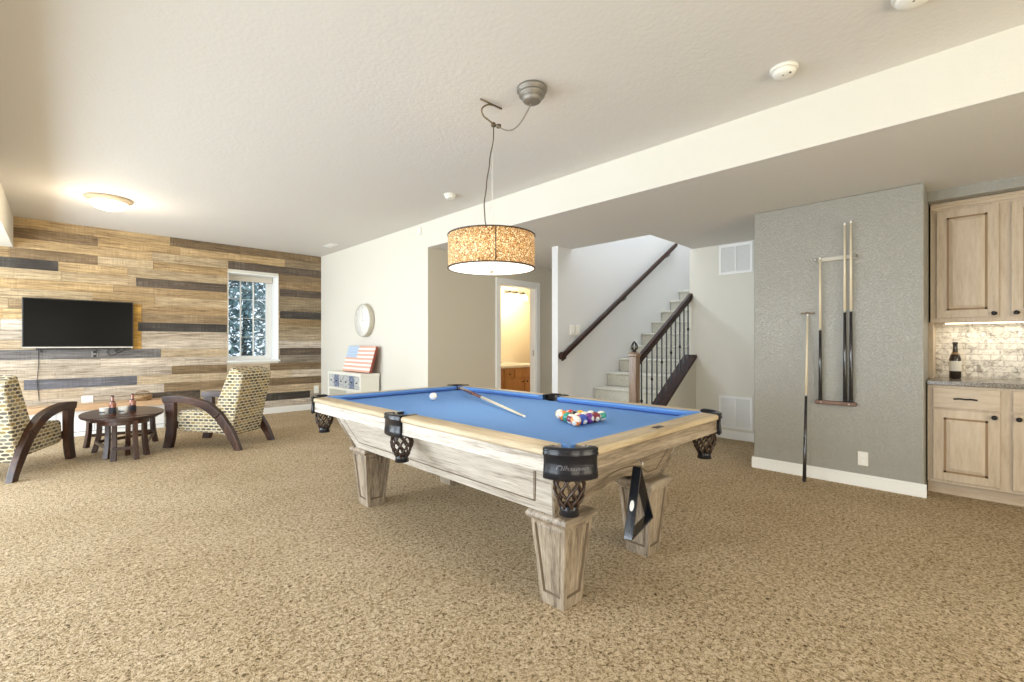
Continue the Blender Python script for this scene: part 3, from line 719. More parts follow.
def outlet(p, face, label, w=.07, h=.115, dark=False):
    root = thing('wall_outlet', label, 'outlet', p); m = MB()
    if face == 'y': m.box(-w/2,w/2,-.006,0,-h/2,h/2)
    else: m.box(-.006,0,-w/2,w/2,-h/2,h/2)
    m.build('plate', M['plastic'] if not dark else mat('grey_plate', (.22,.21,.2), .5), root, .002)
    m = MB()
    for s in (-1,1):
        if face == 'y': m.box(-.017,.017,-.009,-.005,s*.026-.016,s*.026+.016)
        else: m.box(-.009,-.005,-.017,.017,s*.026-.016,s*.026+.016)
    m.build('sockets', M['white'] if not dark else M['black'], root, .003)
outlet((.335, YW-.021, 1.055), 'y', 'small grey cable outlet under the television', .07, .08, True)
outlet((.26, YW-.021, .44), 'y', 'white outlet plate on the plank wall just above the low bench', .12, .10)
outlet((3.33, YW-.021, .36), 'y', 'white outlet at the plank wall corner by the white console', .09, .14)
outlet((XG, .676, .235), 'x', 'white outlet low on the grey cue wall')
def bench():
    root = thing('low_bench', 'low white bench with tan wooden top along the plank wall', 'bench', (.32, 8.2, 0))
    m = MB(); m.box(-.72,.74,-.06,.24,0,.06); m.box(-.72,.74,-.04,.24,.06,.33)
    m.build('base', M['white'], root, .004)
    MB().box(-.76,.78,-.09,.25,.33,.40).build('top', M['bench_top'], root, .004)
    m = MB(); m.box(-.72,.74,-.064,-.058,.055,.062); 
    for x in (-.36,0,.37): m.box(x-.002,x+.002,-.044,-.038,.07,.32)
    m.build('seam', mat('grey_line', (.35,.35,.36), .6), root)
bench()
def basket():
    root = thing('basket', 'small brown woven basket on the right end of the low bench', 'basket', (.82, 8.20, .40))
    wv = wood('wicker', [(.35,(.10,.055,.025)),(.5,(.28,.17,.08)),(.65,(.45,.30,.15))], 'x', 60, 4)
    m = MB(); m.rings([[(a*math.cos(t)*1.5, a*math.sin(t), z) for t in [2*PI*i/24 for i in range(24)]] for a, z in ((.06,0),(.075,.05),(.07,.085),(.062,.08),(.06,.02))], True, True); m.build('body', wv, root)
    MB().tube([(-.1,0,.075),(-.06,0,.12),(0,0,.13),(.06,0,.12),(.1,0,.075)], .008, 6).build('handle', wv, root)
basket()
# ------------------------------------------------------------------ armchairs
def band(outer, inner): return outer + inner[::-1]
def armchair(label, loc, rot):
    root = thing('armchair', label, 'armchair', loc, rot, 'bow arm armchairs facing the television')
    W = .28; t = .026
    XZ = lambda u,w,d: (u,d,w)
    for s in (-1,1):
        y0, y1 = s*W-t, s*W+t
        oc = smooth_curve([(.505,.585),(.40,.598),(.28,.60),(.09,.575),(-.09,.523),(-.24,.413)]); ic = smooth_curve([(.485,.515),(.36,.520),(.25,.520),(.08,.490),(-.05,.437),(-.170,.345)])
        m = MB(); m.prism(band(oc, ic), XZ, y0-.006, y1+.006); m.build('arm', M['dw_x'], root, .006)
        oc = smooth_curve([(-.24,.413),(-.365,.247),(-.44,.11),(-.485,0)]); ic = smooth_curve([(-.170,.345),(-.29,.187),(-.368,.075),(-.41,0)])
        m = MB(); m.prism(band(oc, ic), XZ, y0, y1); m.build('leg', M['dw_z'], root, .005)
        oc = smooth_curve([(.475,.52),(.452,.40),(.45,.25),(.468,.11),(.492,0)]); ic = smooth_curve([(.345,.52),(.345,.40),(.348,.25),(.362,.11),(.392,0)])
        m = MB(); m.prism(band(oc, ic), XZ, y0, y1); m.build('leg', M['dw_z'], root, .005)
    w = W-t-.001
    m = MB(); oc = [(.335,.19),(.35,.23),(.352,.36),(.33,.42),(.20,.437),(.0,.425),(-.16,.40),(-.22,.17),(-.03,.178)]
    m.prism(oc, XZ, -w, w); m.build('seat', M['uph'], root, .02, 3, boxuv=True)
    m = MB(); oc = [(-.10,.41),(-.135,.50),(-.305,.905),(-.34,.925),(-.45,.875),(-.475,.835),(-.335,.20),(-.325,.145),(-.29,.138),(-.19,.165)]
    m.prism(oc, XZ, -w, w); m.build('backrest', M['uph'], root, .02, 3, boxuv=True)
    m = MB(); m.box(.355,.39,-W,W,.22,.30); m.build('crossbar', M['dw_x'], root, .004)
    return root
armchair('oval patterned armchair right of the coffee table below the window', (1.154+.221, 6.181+.171, 0), math.atan2(.79,-.61))
armchair('oval patterned armchair cut by the left edge of the photo', (-.112-.253, 6.253+.119, 0), math.atan2(.905,.425))
# ------------------------------------------------------------------ coffee table pieces
def bowed(m, p, zt, dirv, w=.042):
    d = Vector((dirv[0],dirv[1],0)); d = d.normalized() if d.length > 0 else Vector((1,0,0)); n = Vector((-d.y,d.x,0)); rs = []
    for i in range(8):
        t = i/7; o = -.045*t + .02*math.sin(PI*t)*-1; c = Vector((p[0],p[1],zt*t)) + d*o; hw = w*(.55-.08*t)
        rs.append([c + d*hw*a + n*hw*b for a,b in ((-1,-1),(1,-1),(1,1),(-1,1))])
    m.rings(rs, True, True, smooth=False)
vd = Vector((.531-.469, 7.265-6.091, 0)).normalized(); vn = Vector((vd.y,-vd.x,0)); tc = Vector((.50, 6.72, 0))
def coffee():
    root = thing('coffee_table', 'dark walnut oval coffee table behind the small front stool', 'coffee table', tc)
    N = 60; a_, b_ = .585, .365
    full = [Vector((vd*a_*math.cos(2*PI*i/N) + vn*b_*math.sin(2*PI*i/N))) for i in range(N)]
    cut = -.40
    pl = [(p.x,p.y) for p in full if p.dot(vd) > cut]
    # order: start after the cut
    k0 = next(i for i in range(N) if full[i].dot(vd) <= cut and full[(i+1)%N].dot(vd) > cut)
    pl = [(full[(k0+1+i)%N].x, full[(k0+1+i)%N].y) for i in range(N) if full[(k0+1+i)%N].dot(vd) > cut]
    m = MB(); m.prism(pl, lambda u,w,d: (u,w,d), .405, .43); m.build('tabletop', M['dw_x'], root, .006)
    pl2 = [(x*.86,y*.86) for x,y in pl]; m = MB(); m.prism(pl2, lambda u,w,d: (u,w,d), .375, .405); m.build('apron', M['dw_x'], root)
    legs = [(.335,6.345),(.665,6.29),(.262,6.80),(.21,7.18),(.83,7.06)]
    for x, y in legs:
        p = Vector((x,y,0))-tc; m = MB(); bowed(m, p, .395, p); m.build('leg', M['dw_z'], root, .004)
    m = MB(); P = [Vector((x,y,.13))-tc for x,y in legs]
    for i,j in ((2,4),(3,4),(0,2),(1,4)):
        A, B = P[i]*.95, P[j]*.95; A.z = B.z = .115 if (i,j) != (3,4) else .14
        d = (B-A).normalized(); n = Vector((-d.y,d.x,0))*.01
        m.rings([[q+n-Vector((0,0,.016)), q-n-Vector((0,0,.016)), q-n+Vector((0,0,.016)), q+n+Vector((0,0,.016))] for q in (A,B)], True, True, smooth=False)
    m.build('stretcher', M['dw_x'], root)
    st = thing('nesting_stool', 'small wedge shaped dark walnut stool at the front end of the coffee table', 'stool', tc + vd*-.5)
    O = vd*-.5; fp = [p for p in full if p.dot(vd) <= cut]
    fr = [q for q in fp]
    # widen the front a little past the oval so its corners read
    pts = sorted(fr, key=lambda p: p.dot(vn)); pts = [p + vd*-.015 for p in pts]
    poly = [(p.x-O.x, p.y-O.y) for p in pts]
    m = MB(); m.prism(poly, lambda u,w,d: (u,w,d), .403, .432); m.build('seat', M['dw_x'], st, .006)
    pl2 = [(x*.85,y*.85) for x,y in poly]; m = MB(); m.prism(pl2, lambda u,w,d: (u,w,d), .36, .403); m.build('apron', M['dw_x'], st)
    L3 = [(.385,6.165),(.56,6.11),(.514,6.40)]
    for x, y in L3:
        p = Vector((x,y,0))-tc-O; m = MB(); bowed(m, p, .40, Vector((x,y,0))-tc if y < 6.3 else Vector((0,1,0))); m.build('leg', M['dw_z'], st, .004)
    m = MB(); P = [Vector((x,y,.125))-tc-O for x,y in L3]; q = (P[0]+P[1])/2
    for A,B in ((P[0],P[1]),(q,P[2])):
        d = (B-A).normalized(); n = Vector((-d.y,d.x,0))*.012
        m.rings([[z+n-Vector((0,0,.016)), z-n-Vector((0,0,.016)), z-n+Vector((0,0,.016)), z+n+Vector((0,0,.016))] for z in (A,B)], True, True, smooth=False)
    m.build('stretcher', M['dw_x'], st)
coffee()
def bottle(name, label, p, glass, h=.21, r=.032, lab=(.02,.02,.03), lab2=(.02,.015,.015), labz=(.02,.10), neckband=True, tall=1.0, group=None):
    root = thing(name, label, 'bottle', p, 0, group)
    s = h/.23
    MB().lathe([(r*.9,0),(r,.006),(r,.125*s),(r*.82,.148*s),(r*.46,.168*s),(r*.40,.20*s),(r*.42,.223*s),(r*.30,.224*s)], 24).build('glass', glass, root)
    MB().lathe([(r*.45,.220*s),(r*.46,.232*s),(r*.3,.234*s)], 16).build('cap', mat('bottle_cap', (.05,.035,.03), .4), root)
    MB().lathe([(r*1.015,labz[0]),(r*1.02,labz[0]+.002),(r*1.02,labz[1]),(r*1.015,labz[1]+.001)], 24, cap=False).build('label_band', mat('bottle_label', lab, .6), root)
    if neckband: MB().lathe([(r*.80,.147*s),(r*.66,.158*s),(r*.50,.167*s)], 20, cap=False).build('neck_label', mat('neck_label', lab2, .6), root)
amber = mat('amber_glass', (.34,.12,.07), .12, spec=.6, coat=.4)
cg = 'drink bottles on the coffee table'
ZT = .432
bottle('beer_bottle', 'amber beer bottle at left on the coffee table, black label', (.40,6.53,ZT), amber, .205, .031, labz=(.010,.078), group=cg)
bottle('beer_bottle', 'amber beer bottle at right on the coffee table, black label', (.577,6.66,ZT-.002), amber, .205, .031, labz=(.010,.078), group=cg)
def cup(p, label, rz):
    root = thing('white_cup', label, 'cup', p, rz, 'white cups on the coffee table')
    MB().lathe([(.030,0),(.036,.004),(.042,.078),(.039,.078),(.033,.010),(.004,.008)], 24).build('body', M['white'], root)
    m = MB(); m.rings([[(.0385*math.cos(a), .0385*math.sin(a), z) for z in (.025,.048)] for a in [-.8+1.6*i/10 for i in range(11)]], False, False); 
    o = m.build('print', mat('dark_print', (.03,.05,.07), .5), root); o.modifiers.new('s','SOLIDIFY').thickness = .004
    MB().tube([(-.036,0,.06),(-.06,0,.058),(-.066,0,.04),(-.06,0,.022),(-.034,0,.02)], .005, 6).build('handle', M['white'], root)
cup((.335,6.60,ZT-.002), 'white cup with dark print left of the left beer bottle', -2.2)
cup((.49,6.58,ZT-.002), 'white cup with dark print between the two beer bottles', -2.2)
# ------------------------------------------------------------------ console, flag, clock on the clock wall
def console():
    x0, x1, y0, y1, zt = 3.10, XW-.018, 6.27, 7.42, .755
    root = thing('console_cabinet', 'white console with blue patterned drawers against the clock wall', 'console', ((x0+x1)/2,(y0+y1)/2,0))
    ox, oy = (x0+x1)/2, (y0+y1)/2; a, b, c, d = x0-ox, x1-ox, y0-oy, y1-oy
    m = MB(); m.box(a,b,c,d,zt-.045,zt); m.box(a,b,c,c+.05,0,zt-.045); m.box(a,b,d-.05,d,0,zt-.045); m.box(a,b,c+.05,d-.05,.475,.515); m.box(a,b,c+.05,d-.05,.05,.10); m.box(b-.015,b,c,d,0,zt-.05)
    m.box(a+.10,a+.11,c+.05,d-.05,.515,zt-.045)
    m.build('frame', mat('console_paint', (.78,.77,.70), .45), root, .004)
    cols = [((.55,.56,.55)),((.16,.20,.30)),((.52,.53,.52)),((.50,.52,.52)),((.15,.19,.29)),((.50,.52,.50))]
    n = len(cols); w = (d-c-.11)/n
    for i, cc in enumerate(cols):
        yy = d-.055-w*(i+1)
        dm = mat('drawer_pattern_%d' % i, cc, .5); k = NT(dm); v = k.coord()
        vo = k.n('TexVoronoi', feature='F1'); vo.inputs['Scale'].default_value = 24; k.l(v, vo.inputs['Vector'])
        k.col(k.mix(k.math('LESS_THAN', vo.outputs['Distance'], .30), cc, (.40,.42,.45) if cc[0] < .3 else (.22,.25,.30)))
        dr_ = MB().box(a+.006,a+.09,yy+.006,yy+w-.006,.52,zt-.05).build('drawer', dm, root, .003)
        MB().lathe([(.009,0),(.012,-.012),(.004,-.018)], 12, (a+.006,yy+w/2,(.52+zt-.05)/2), ax='x').build('knob', M['blackmetal'], dr_)
    m = MB(); m.box(a+.05,b-.05,c-.004,c+.004,.18,.44); m.box(a+.05,b-.05,c-.006,c-.001,.44,.452); m.build('side_panel', mat('console_side_shaded', (.66,.63,.52), .5), root)  # side panel paint darkened; shade on this side put into its colour
console()
def flag():
    root = thing('flag_sign', 'wooden stars and stripes flag board leaning on the white console', 'sign', (3.215, 6.68, .768)); root.rotation_euler = (0, math.radians(16), 0)
    w, h, t = .44, .405, .035
    m = MB(); m.box(0, t, -w, w, 0, h); m.build('board', mat('barn_red_edge', (.26,.05,.03), .7), root)
    RC, WC = mat('faded_red', (.72,.40,.31), .7), mat('faded_white', (.82,.79,.74), .7)
    for i in range(13):
        m = MB(); y1_ = w if i > 6 or True else w; ytop = h*(13-i)/13
        ya, yb = -w, (w if i > 5 else w-.36); m.box(-.006, 0, ya, yb, ytop-h/13, ytop); m.build('stripe', RC if i % 2 == 0 else WC, root)
    cm = MB().box(-.007, 0, w-.36, w, h*7/13, h).build('canton', mat('faded_blue', (.40,.52,.68), .7), root)
    m = MB()
    for r in range(5):
        for c in range(6):
            cx, cz = w-.03-c*.06, h*7/13+.02+r*.044
            ring = [((.011 if k_ % 2 == 0 else .0045)*math.cos(PI/2+k_*PI/5), (.011 if k_ % 2 == 0 else .0045)*math.sin(PI/2+k_*PI/5)) for k_ in range(10)]
            m.prism([(cx+p, cz+q) for p,q in ring], lambda u,v_,d: (d,u,v_), -.0085, -.0065)
    m.build('stars', WC, cm)
flag()
def clock():
    root = thing('wall_clock', 'round white deep rimmed clock on the cream wall above the flag', 'clock', (XW, 6.71, 1.557))
    R, d = .257, .085
    MB().lathe([(R*.97,0),(R,-.01),(R,-d+.01),(R*.985,-d),(R*.95,-d),(R*.945,-d+.014),(.004,-d+.014)], 56, ax='x').build('case', mat('clock_rim', (.50,.47,.39), .4), root)
    MB().lathe([(R*.94,-d+.012),(R*.94,-d+.010),(.004,-d+.010)], 56, ax='x').build('face', mat('clock_face', (.82,.81,.77), .5), root)
    m = MB()
    for k_ in range(12):
        a = k_*PI/6; rr = R*.80; l = .028 if k_ % 3 == 0 else .014
        M4 = Matrix.Rotation(a, 4, 'X'); m.box(-d+.0085,-d+.0095,-.003,.003,rr-l,rr+l*.3, mtx=M4)
    m.build('hour_marks', mat('grey_marks', (.50,.49,.46), .6), root)
    m = MB(); m.box(-d+.007,-d+.008,-.004,.004,-.02,.15, mtx=Matrix.Rotation(0,4,'X')); m.build('hand', mat('clock_hand', (.5,.49,.47), .5), root)
    m = MB(); m.box(-d+.007,-d+.008,-.005,.005,-.02,.11, mtx=Matrix.Rotation(PI/2,4,'X')); m.build('hand', mat('clock_hand_b', (.5,.49,.47), .5), root)
clock()
# ------------------------------------------------------------------ stair
def stairs():
    sc = mat('stair_carpet', (.5,.48,.42), .95); k = NT(sc); v = k.coord(); f = k.noise(v, 120, 3, .6); k.col(k.ramp(f, [(.35,(.36,.34,.28)),(.6,(.62,.60,.53))])); k.bump(f, .6, .01)
    root = thing('staircase', 'carpeted staircase rising behind the dark banister', 'staircase', (4.70, 3.29, 0))
    rise, run = .1945, .327
    for i in range(11):
        x = i*run; z = (i+1)*rise; m = MB()
        m.prism([(x+.01,z-rise),(x+.005,z-.035),(x-.018,z-.028),(x-.022,z-.010),(x-.010,z),(x+run+.02,z),(x+run+.02,z-rise)], lambda u,w,d: (u,d,w), -.505, .505)
        m.build('step', sc, root, .006)
    m = MB(); m.prism([(.0,0),(11*run,11*rise-.2),(11*run,11*rise-.6),(.6,0)], lambda u,w,d: (u,d,w), -.50, .50); m.build('underside', M['cream'], root)
    m = MB(); m.box(11*run+.021, 11*run+.85, -.505, .505, 10*rise, 11*rise); m.build('landing', sc, root)
stairs()
def banister():
    root = thing('stair_banister', 'dark wood banister with black iron balusters and newel post', 'banister', (4.58, 2.70, 0))
    N = MB(); a = .045; N.rings([[(sx*r, sy*r, z) for sx,sy in ((-1,-1),(1,-1),(1,1),(-1,1))] for r,z in ((a+.012,0),(a+.012,.14),(a,.15),(a,1.05),(a+.008,1.06),(a+.008,1.085),(a-.012,1.10),(.02,1.105))], True, True, smooth=False)
    nw = N.build('newel_post', M['newel'], root, .003)
    m = MB(); m.lathe([(.022,1.10),(.026,1.11),(.014,1.125)], 16)
    for k_ in range(6):
        a_ = k_*PI/3; m.tube([(.006*math.cos(a_),.006*math.sin(a_),1.12),(.034*math.cos(a_),.034*math.sin(a_),1.145),(.036*math.cos(a_),.036*math.sin(a_),1.165),(.018*math.cos(a_),.018*math.sin(a_),1.20),(.0,.0,1.222)], .0065, 6)
    m.build('finial', M['blackmetal'], nw)
    # cap on the knee wall
    ox, oy = 4.58, 2.70; m = MB()
    f = lambda u,w,d: (u-ox, d-oy, w)
    m.prism([(4.62,zk(4.62)-.02),(6.0,zk(6.0)-.02),(6.0,zk(6.0)+.02),(4.62,zk(4.62)+.02)], f, 2.605, 2.782); m.build('sloped_cap', M['stairwood'], root, .004)
    zr = lambda x: 1.075 + (x-4.724)*.612
    sect = [(-.030,-.05),(.030,-.05),(.034,-.025),(.030,.0),(.018,.012),(-.018,.012),(-.030,.0),(-.034,-.025)]
    m = MB(); m.rings([[(x-ox, y, zr(x)+w) for y, w in sect] for x in (4.62, 5.2, 5.8, 5.98)], True, True, smooth=False)
    m.rings([[(x-ox, y, zr(x)+w-.012) for y, w in ((-.03,-.06),(.03,-.06),(.03,-.04),(-.03,-.04))] for x in (4.62,5.98)], True, True, smooth=False)
    m.rings([[(x-ox, y, zr(x)+w) for y, w in [(p*1.15,q*1.15) for p,q in sect]] for x in (5.94, 6.0)], True, True, smooth=False)
    m.build('handrail', M['stairwood'], root, .003)
    for i in range(11):
        x = 4.735 + i*.12; z0, z1 = zk(x)+.015, zr(x)-.045; b = MB(); y = 2.70-oy
        b.box(x-ox-.0065,x-ox+.0065,y-.0065,y+.0065,z0,z1)
        L = z1-z0
        def knuckle(z): b.lathe([(.006,-.022),(.016,-.008),(.017,.006),(.006,.022)], 10, (x-ox,y,z))
        if i % 4 == 0: knuckle(z0+L*.40 if i % 8 == 0 else z0+L*.55)
        elif i % 2 == 0: knuckle(z0+L*.5)
        else:
            n = 9
            for j in range(n): b.lathe([(.0065,-.012),(.0105,0),(.0065,.012)], 6, (x-ox,y,z0+L*.2+L*.6*j/n))
        b.build('baluster', M['blackmetal'], root)
banister()
def wall_rail():
    root = thing('wall_handrail', 'dark wood handrail rising along the pale stair wall', 'handrail', (4.60, 3.74, 1.04))
    q = lambda x: (x-4.60)*.604
    sect = [(-.024,-.030),(.024,-.030),(.030,0),(.022,.028),(0,.036),(-.022,.028),(-.030,0)]
    m = MB(); m.rings([[(x-4.60, y, q(x)+w*1.12) for y,w in sect] for x in (4.62,5.6,6.6,7.75)], True, True, smooth=False); m.build('rail', M['stairwood'], root, .004)
    m = MB(); m.lathe([(.012,-.045),(.045,-.04),(.05,-.02),(.05,.012),(.036,.03),(.01,.034)], 20, (0,.02,0), ax='y'); m.build('volute', M['stairwood'], root)
    m = MB()
    for x in (4.66, 6.1, 7.5): m.tube([(x-4.60,0,q(x)-.03),(x-4.60,.0,q(x)-.07),(x-4.60,.03,q(x)-.085),(x-4.60,.06,q(x)-.085)], .007, 8); m.lathe([(.022,.052),(.022,.060)], 14, (x-4.60,0,q(x)-.085), ax='y')
    m.build('bracket', M['blackmetal'], root)
wall_rail()
for x, lb in ((4.855,'left white wall plate above the low end of the stair handrail'),(4.975,'right white wall plate above the low end of the stair handrail')):
    r = thing('switch_plate', lb, 'switch', (x, YH, 1.375), 0, 'wall plates by the stair handrail')
    MB().box(-.042,.042,-.02,0,-.065,.065).build('plate', M['plastic'], r, .006); MB().box(-.014,.014,-.026,-.018,-.03,.03).build('rocker', M['white'], r, .003)
def grille(z0, z1, label):
    root = thing('vent_grille', label, 'vent grille', (6.0, 2.12, (z0+z1)/2), 0, 'return air grilles'); h = (z1-z0)/2; w = .20
    m = MB(); m.box(-.012,0,-w,w,h-.03,h); m.box(-.012,0,-w,w,-h,-h+.03); m.box(-.012,0,-w,-w+.03,-h+.03,h-.03); m.box(-.012,0,w-.03,w,-h+.03,h-.03); m.box(-.012,0,-.008,.008,-h+.03,h-.03)
    m.build('frame', M['white'], root)
    m = MB(); n = 22
    for i in range(n):
        z = -h+.035+(2*h-.07)*i/(n-1); vs = [(-.010,-w+.03,z-.004),(-.002,-w+.03,z+.006),(-.002,w-.03,z+.006),(-.010,w-.03,z-.004)]
        m.rings([[ (vs[0][0],y,vs[0][2]), (vs[1][0],y,vs[1][2]), (vs[1][0],y,vs[1][2]+.002), (vs[0][0],y,vs[0][2]+.002)] for y in (-w+.03,w-.03)], True, True, smooth=False)
    m.build('louvres', M['white'], root)
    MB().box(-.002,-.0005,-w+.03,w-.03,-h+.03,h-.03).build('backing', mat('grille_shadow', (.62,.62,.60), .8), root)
grille(2.07, 2.445, 'white return air grille high on the wall beside the stair'); grille(.135, .54, 'white return air grille low on the wall above the baseboard')
# ------------------------------------------------------------------ cue rack and cues
def cue_rack():
    root = thing('cue_rack', 'two bar wooden wall cue rack on the grey wall', 'cue rack', (XG, .865, .685))
    w = .150
    MB().box(-.05,.001,-w,w,-.017,.017).build('lower_bar', wood('rack_wood', [(.3,(.10,.05,.035)),(.7,(.26,.16,.12))], 'y', 20, 18), root, .012, 3)
    MB().box(-.03,.001,-w,w,1.232,1.268).build('upper_bar', mat('pale_bar', (.50,.47,.41), .4), root, .006)
    for y in (-.141, .141): MB().lathe([(.012,0),(.014,-.02),(.006,-.034)], 12, (-.02,y,1.25), ax='x').build('peg', M['steel'], root)
    for y in (-.10,.10): MB().lathe([(.007,0),(.007,-.002),(.004,-.003)], 10, (-.0495,y,0), ax='x').build('screw', M['steel'], root)
cue_rack()
xr = XG-.036
cue('cue_stick', 'shorter black butted cue at the left end of the wall rack', (XG-.034,.972,.7035), (XG-.044,.972,1.955), cue_black, .49, 'cues in the wall rack')
cue('cue_stick', 'tall cue in the wall rack, second from its right end', (XG-.034,.795,.7035), (XG-.044,.795,2.225), cue_black, .50, 'cues in the wall rack')
cue('cue_stick', 'tall cue in the wall rack at its right end', (XG-.034,.752,.7035), (XG-.044,.752,2.235), cue_black, .50, 'cues in the wall rack')
cue('bridge_stick', 'bridge stick leaning on the grey wall left of the cue rack', (4.545,1.045,.012), (XG-.016,1.072,1.465), cue_black, .50)
b = bpy.data.objects['bridge_stick']; L_ = 1.47
m = MB(); m.prism([(-.055,-.006),(-.05,.010),(-.03,.004),(-.012,.012),(.012,.012),(.03,.004),(.05,.010),(.055,-.006)], lambda u,w,d: (u,d,w+L_+.004), -.006, .006); m.build('bridge_head', mat('brass_bridge', (.20,.15,.10), .4, .6), b)
# ------------------------------------------------------------------ kitchen cabinets
def raised_door(parent, name, x, y0, y1, z0, z1, knob, horiz=False, panel=True):
    mt = M['mp_y'] if horiz else M['mp_z']
    m = MB(); m.box(x-.02, x, y0, y1, z0, z1); d = m.build(name, mt, parent, .003)
    if panel:
        s = .062
        m = MB(); g = .015
        for a,b_,c,e in ((y0+s,y1-s,z0+s,z0+s+g),(y0+s,y1-s,z1-s-g,z1-s),(y0+s,y0+s+g,z0+s,z1-s),(y1-s-g,y1-s,z0+s,z1-s)): m.box(x-.0215,x-.019,a,b_,c,e)
        m.build('glaze_line', M['glaze'], d)
        a, b_, c, e = y0+s+g, y1-s-g, z0+s+g, z1-s-g; r = .022
        m = MB(); m.rings([[(xx,p,q) for p,q in ((a+i,c+i),(b_-i,c+i),(b_-i,e-i),(a+i,e-i))] for xx,i in ((x-.0195,0),(x-.027,r))], True, True, smooth=False); m.build('raised_panel', mt, d)
    if knob:
        m = MB(); m.lathe([(.006,0),(.006,-.012),(.016,-.02),(.017,-.026),(.008,-.033)], 16, (x-.02, knob[0], knob[1]), ax='x'); m.build('knob', M['blackmetal'], d)
    return d
def base_cab():
    X = 4.97; root = thing('base_cabinet', 'washed maple base cabinet below the granite counter', 'cabinet', (X, -.1, 0))
    y1, y0 = .290-.1+.1, -.66; o = -.0
    loc = lambda y: y+.1
    MB().box(.0,.58,loc(y0),loc(.286),.10,.868).build('body', M['mp_z'], root, .002)
    MB().box(.065,.58,loc(y0),loc(.286),0,.10).build('toe_kick', M['mp_y'], root)
    for a, b_ in ((-.115,.252),(-.545,-.178)):
        dr_ = raised_door(root, 'drawer', 0, loc(a), loc(b_), .695, .848, None, True, False)
        yc = loc((a+b_)/2); m = MB(); m.tube([(-.02,yc-.045,.772),(-.036,yc-.045,.772)], .005, 8); m.tube([(-.02,yc+.045,.772),(-.036,yc+.045,.772)], .005, 8); m.tube([(-.036,yc-.065,.768),(-.038,yc-.03,.773),(-.04,yc,.770),(-.038,yc+.03,.773),(-.036,yc+.065,.768)], .006, 8); m.build('pull', M['blackmetal'], dr_)
    raised_door(root, 'door', 0, loc(-.115), loc(.252), .125, .68, (loc(-.085), .648))
    raised_door(root, 'door', 0, loc(-.545), loc(-.178), .125, .68, (loc(-.208), .648))
base_cab()
o = MB().box(4.94, 5.575, -.66, .288, .870, .905).build('countertop', M['granite'], bevel=.004); tag(o, 'speckled granite countertop on the base cabinet', 'countertop')
o = MB().box(5.575, 5.59, -.66, .29, .905, 1.42).build('backsplash', M['tiles']); struct(o, 'stone mosaic backsplash behind the counter', 'backsplash')
o = MB().box(5.235, 5.575, .266, .2945, .905, 1.375).build('trim_1', M['mp_z']); struct(o, 'narrow wooden filler strip at the counter end', 'trim')
def wall_cab():
    X = 5.255; root = thing('wall_cabinet', 'washed maple wall cabinet with raised panel doors above the counter', 'cabinet', (X, -.1, 1.375)); loc = lambda y: y+.1
    MB().box(0,.32,loc(-.66),loc(.284),0,.985).build('body', M['mp_z'], root, .002)
    m = MB(); m.box(-.012,.02,loc(-.66),loc(.284),.945,.99); m.box(-.024,.02,loc(-.66),loc(.284),.968,.995); m.build('crown', M['mp_y'], root, .004)
    raised_door(root, 'door', 0, loc(-.115), loc(.245), .035, .925, (loc(-.088), .062))
    raised_door(root, 'door', 0, loc(-.545), loc(-.180), .035, .925, (loc(-.207), .062))
    MB().box(.20,.24,loc(-.60),loc(.20),-.010,0).build('light_strip', M['glow_strip'], root)
    li = bpy.data.lights.new('under_cabinet', 'AREA'); li.shape = 'RECTANGLE'; li.size = .08; li.size_y = .8; li.energy = 2.2; li.color = (1,.93,.80); lo = bpy.data.objects.new('under_cabinet', li); C.objects.link(lo); lo.location = (X+.16,-.2,1.355)
wall_cab()
bottle('wine_bottle', 'dark wine bottle with pale label on the granite counter', (5.36,.135,.906), mat('wine_glass', (.02,.012,.008), .08, coat=.6), .30, .038, (.70,.66,.58), (.30,.18,.08), (.062,.145))
# ------------------------------------------------------------------ bathroom vanity and light
def vanity():
    root = thing('vanity', 'honey oak bathroom vanity seen through the doorway', 'vanity', (5.6, 5.75, 0))
    x0, x1 = -.28, 1.0; y = -.10
    m = MB(); m.box(x0,x1,y,.89,.08,.775); m.box(x0+.02,x1,y+.06,.89,0,.08); m.build('body', M['oak_z'], root, .003)
    m = MB(); m.box(x0-.02,x1,y-.03,.89,.775,.815); m.box(x0-.02,x1,.87,.895,.815,.90); m.build('counter', mat('cultured_marble', (.80,.74,.62), .25), root, .006)
    def panel(name, a, b, c, d, kn):
        p = MB().box(a,b,y-.018,y,c,d).build(name, M['oak_z'], root, .004)
        m = MB(); m.box(a+.04,b-.04,y-.021,y-.016,c+.035,d-.035); m.build('inner_panel', M['oak_z'], p, .003)
        MB().lathe([(.006,0),(.006,-.012),(.016,-.02),(.010,-.03)], 14, (kn[0],y-.018,kn[1]), ax='y').build('knob', M['blackmetal'], p)
    panel('drawer', x0+.05,x0+.27,.60,.745,(x0+.16,.672)); panel('drawer', x0+.30,x0+.72,.60,.745,(x0+.95,.672)) if False else None
    p = MB().box(x0+.30,x0+.80,y-.018,y,.60,.745).build('false_front', M['oak_z'], root, .004)
    panel('door', x0+.05,x0+.52,.12,.58,(x0+.48,.53)); panel('door', x0+.55,x0+1.02,.12,.58,(x0+.59,.53))
vanity()
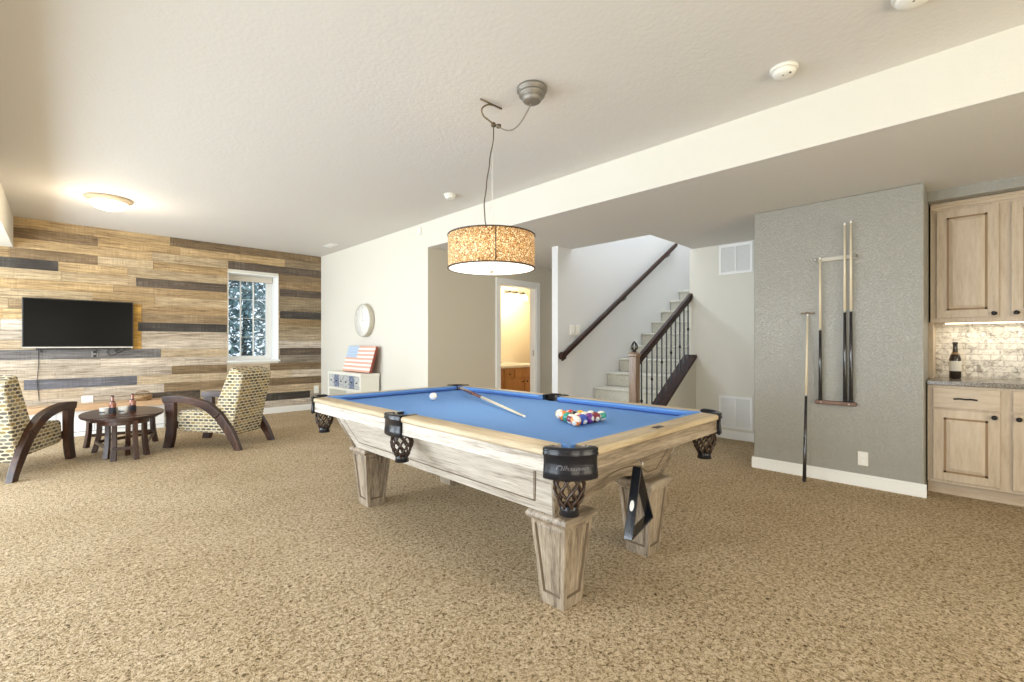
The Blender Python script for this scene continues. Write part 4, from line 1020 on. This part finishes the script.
def vanity_light():
    root = thing('vanity_light', 'bright bathroom vanity light bar with glass shades', 'wall light', (6.62, 6.661, 2.17))
    MB().box(-.30,.30,-.03,0,.03,.10).build('backplate', M['steel'], root, .004)
    for i in (-1,0,1):
        s_ = MB().lathe([(.03,.03),(.06,-.01),(.07,-.08),(.062,-.085),(.004,-.05)], 20, (i*.2,-.10,0)).build('glass_shade', M['glow_bath'], root)
        MB().tube([(i*.2,-.02,.065),(i*.2,-.08,.075),(i*.2,-.10,.03)], .012, 8).build('arm', M['blackmetal'], s_)
    li = bpy.data.lights.new('vanity_bulbs', 'POINT'); li.energy = 40; li.color = (1,.84,.58); li.shadow_soft_size = .2; lo = bpy.data.objects.new('vanity_bulbs', li); C.objects.link(lo); lo.location = (6.3,6.2,2.1)
vanity_light()
o = MB().lathe([(.03,0),(.034,.03),(.03,.05),(.012,.055),(.012,.075),(.022,.078),(.004,.084)], 16).build('soap_dispenser', mat('amber_soap', (.40,.22,.10), .3)); o.location = (5.45,6.0,.816); tag(o, 'small amber soap dispenser on the vanity counter', 'soap dispenser')
# ------------------------------------------------------------------ daylight
def area(name, loc, rot, sx, sy, e, col):
    li = bpy.data.lights.new(name, 'AREA'); li.shape = 'RECTANGLE'; li.size = sx; li.size_y = sy; li.energy = e; li.color = col
    o = bpy.data.objects.new(name, li); C.objects.link(o); o.location = loc; o.rotation_euler = rot; return o
DAY = (.94,.97,1.0)
for o_ in LO: area('window_daylight', (XL-.20, (o_[0]+o_[1])/2, (o_[2]+o_[3])/2), (0, math.radians(-90), 0), o_[3]-o_[2], o_[1]-o_[0], (75 if o_[0] < 2 else 95)*(o_[1]-o_[0]) if o_[0] < 5 else 270, DAY)
for o_ in BO: area('window_daylight', ((o_[0]+o_[1])/2, YB-.20, (o_[2]+o_[3])/2), (math.radians(90), 0, 0), o_[1]-o_[0], o_[3]-o_[2], 112, (1,.82,.57))
area('upper_hall_daylight', (6.6, 3.2, 5.1), (0, 0, 0), 2.2, .9, 85, (.86,.93,1.0))
w = bpy.data.worlds.new('sky'); bpy.context.scene.world = w; w.use_nodes = True
w.node_tree.nodes['Background'].inputs['Color'].default_value = (.86,.93,1.0,1); w.node_tree.nodes['Background'].inputs['Strength'].default_value = 1.6
# ------------------------------------------------------------------ camera
cam = bpy.data.cameras.new('camera'); co = bpy.data.objects.new('camera', cam); C.objects.link(co)
cam.sensor_width = 36; cam.lens = 458.8/1024*36; cam.clip_start = .05
co.location = (0,0,1.2); co.rotation_euler = (PI/2, 0, -.7775); cam.shift_y = (343.35-341)/1024
sc = bpy.context.scene; sc.camera = co
sc.view_settings.view_transform = 'Standard'; sc.view_settings.look = 'None'; sc.view_settings.exposure = 0; sc.view_settings.gamma = 1; sc.view_settings.use_curve_mapping = False
sc.cycles.max_bounces = 10; sc.cycles.diffuse_bounces = 6; sc.cycles.sample_clamp_indirect = 6
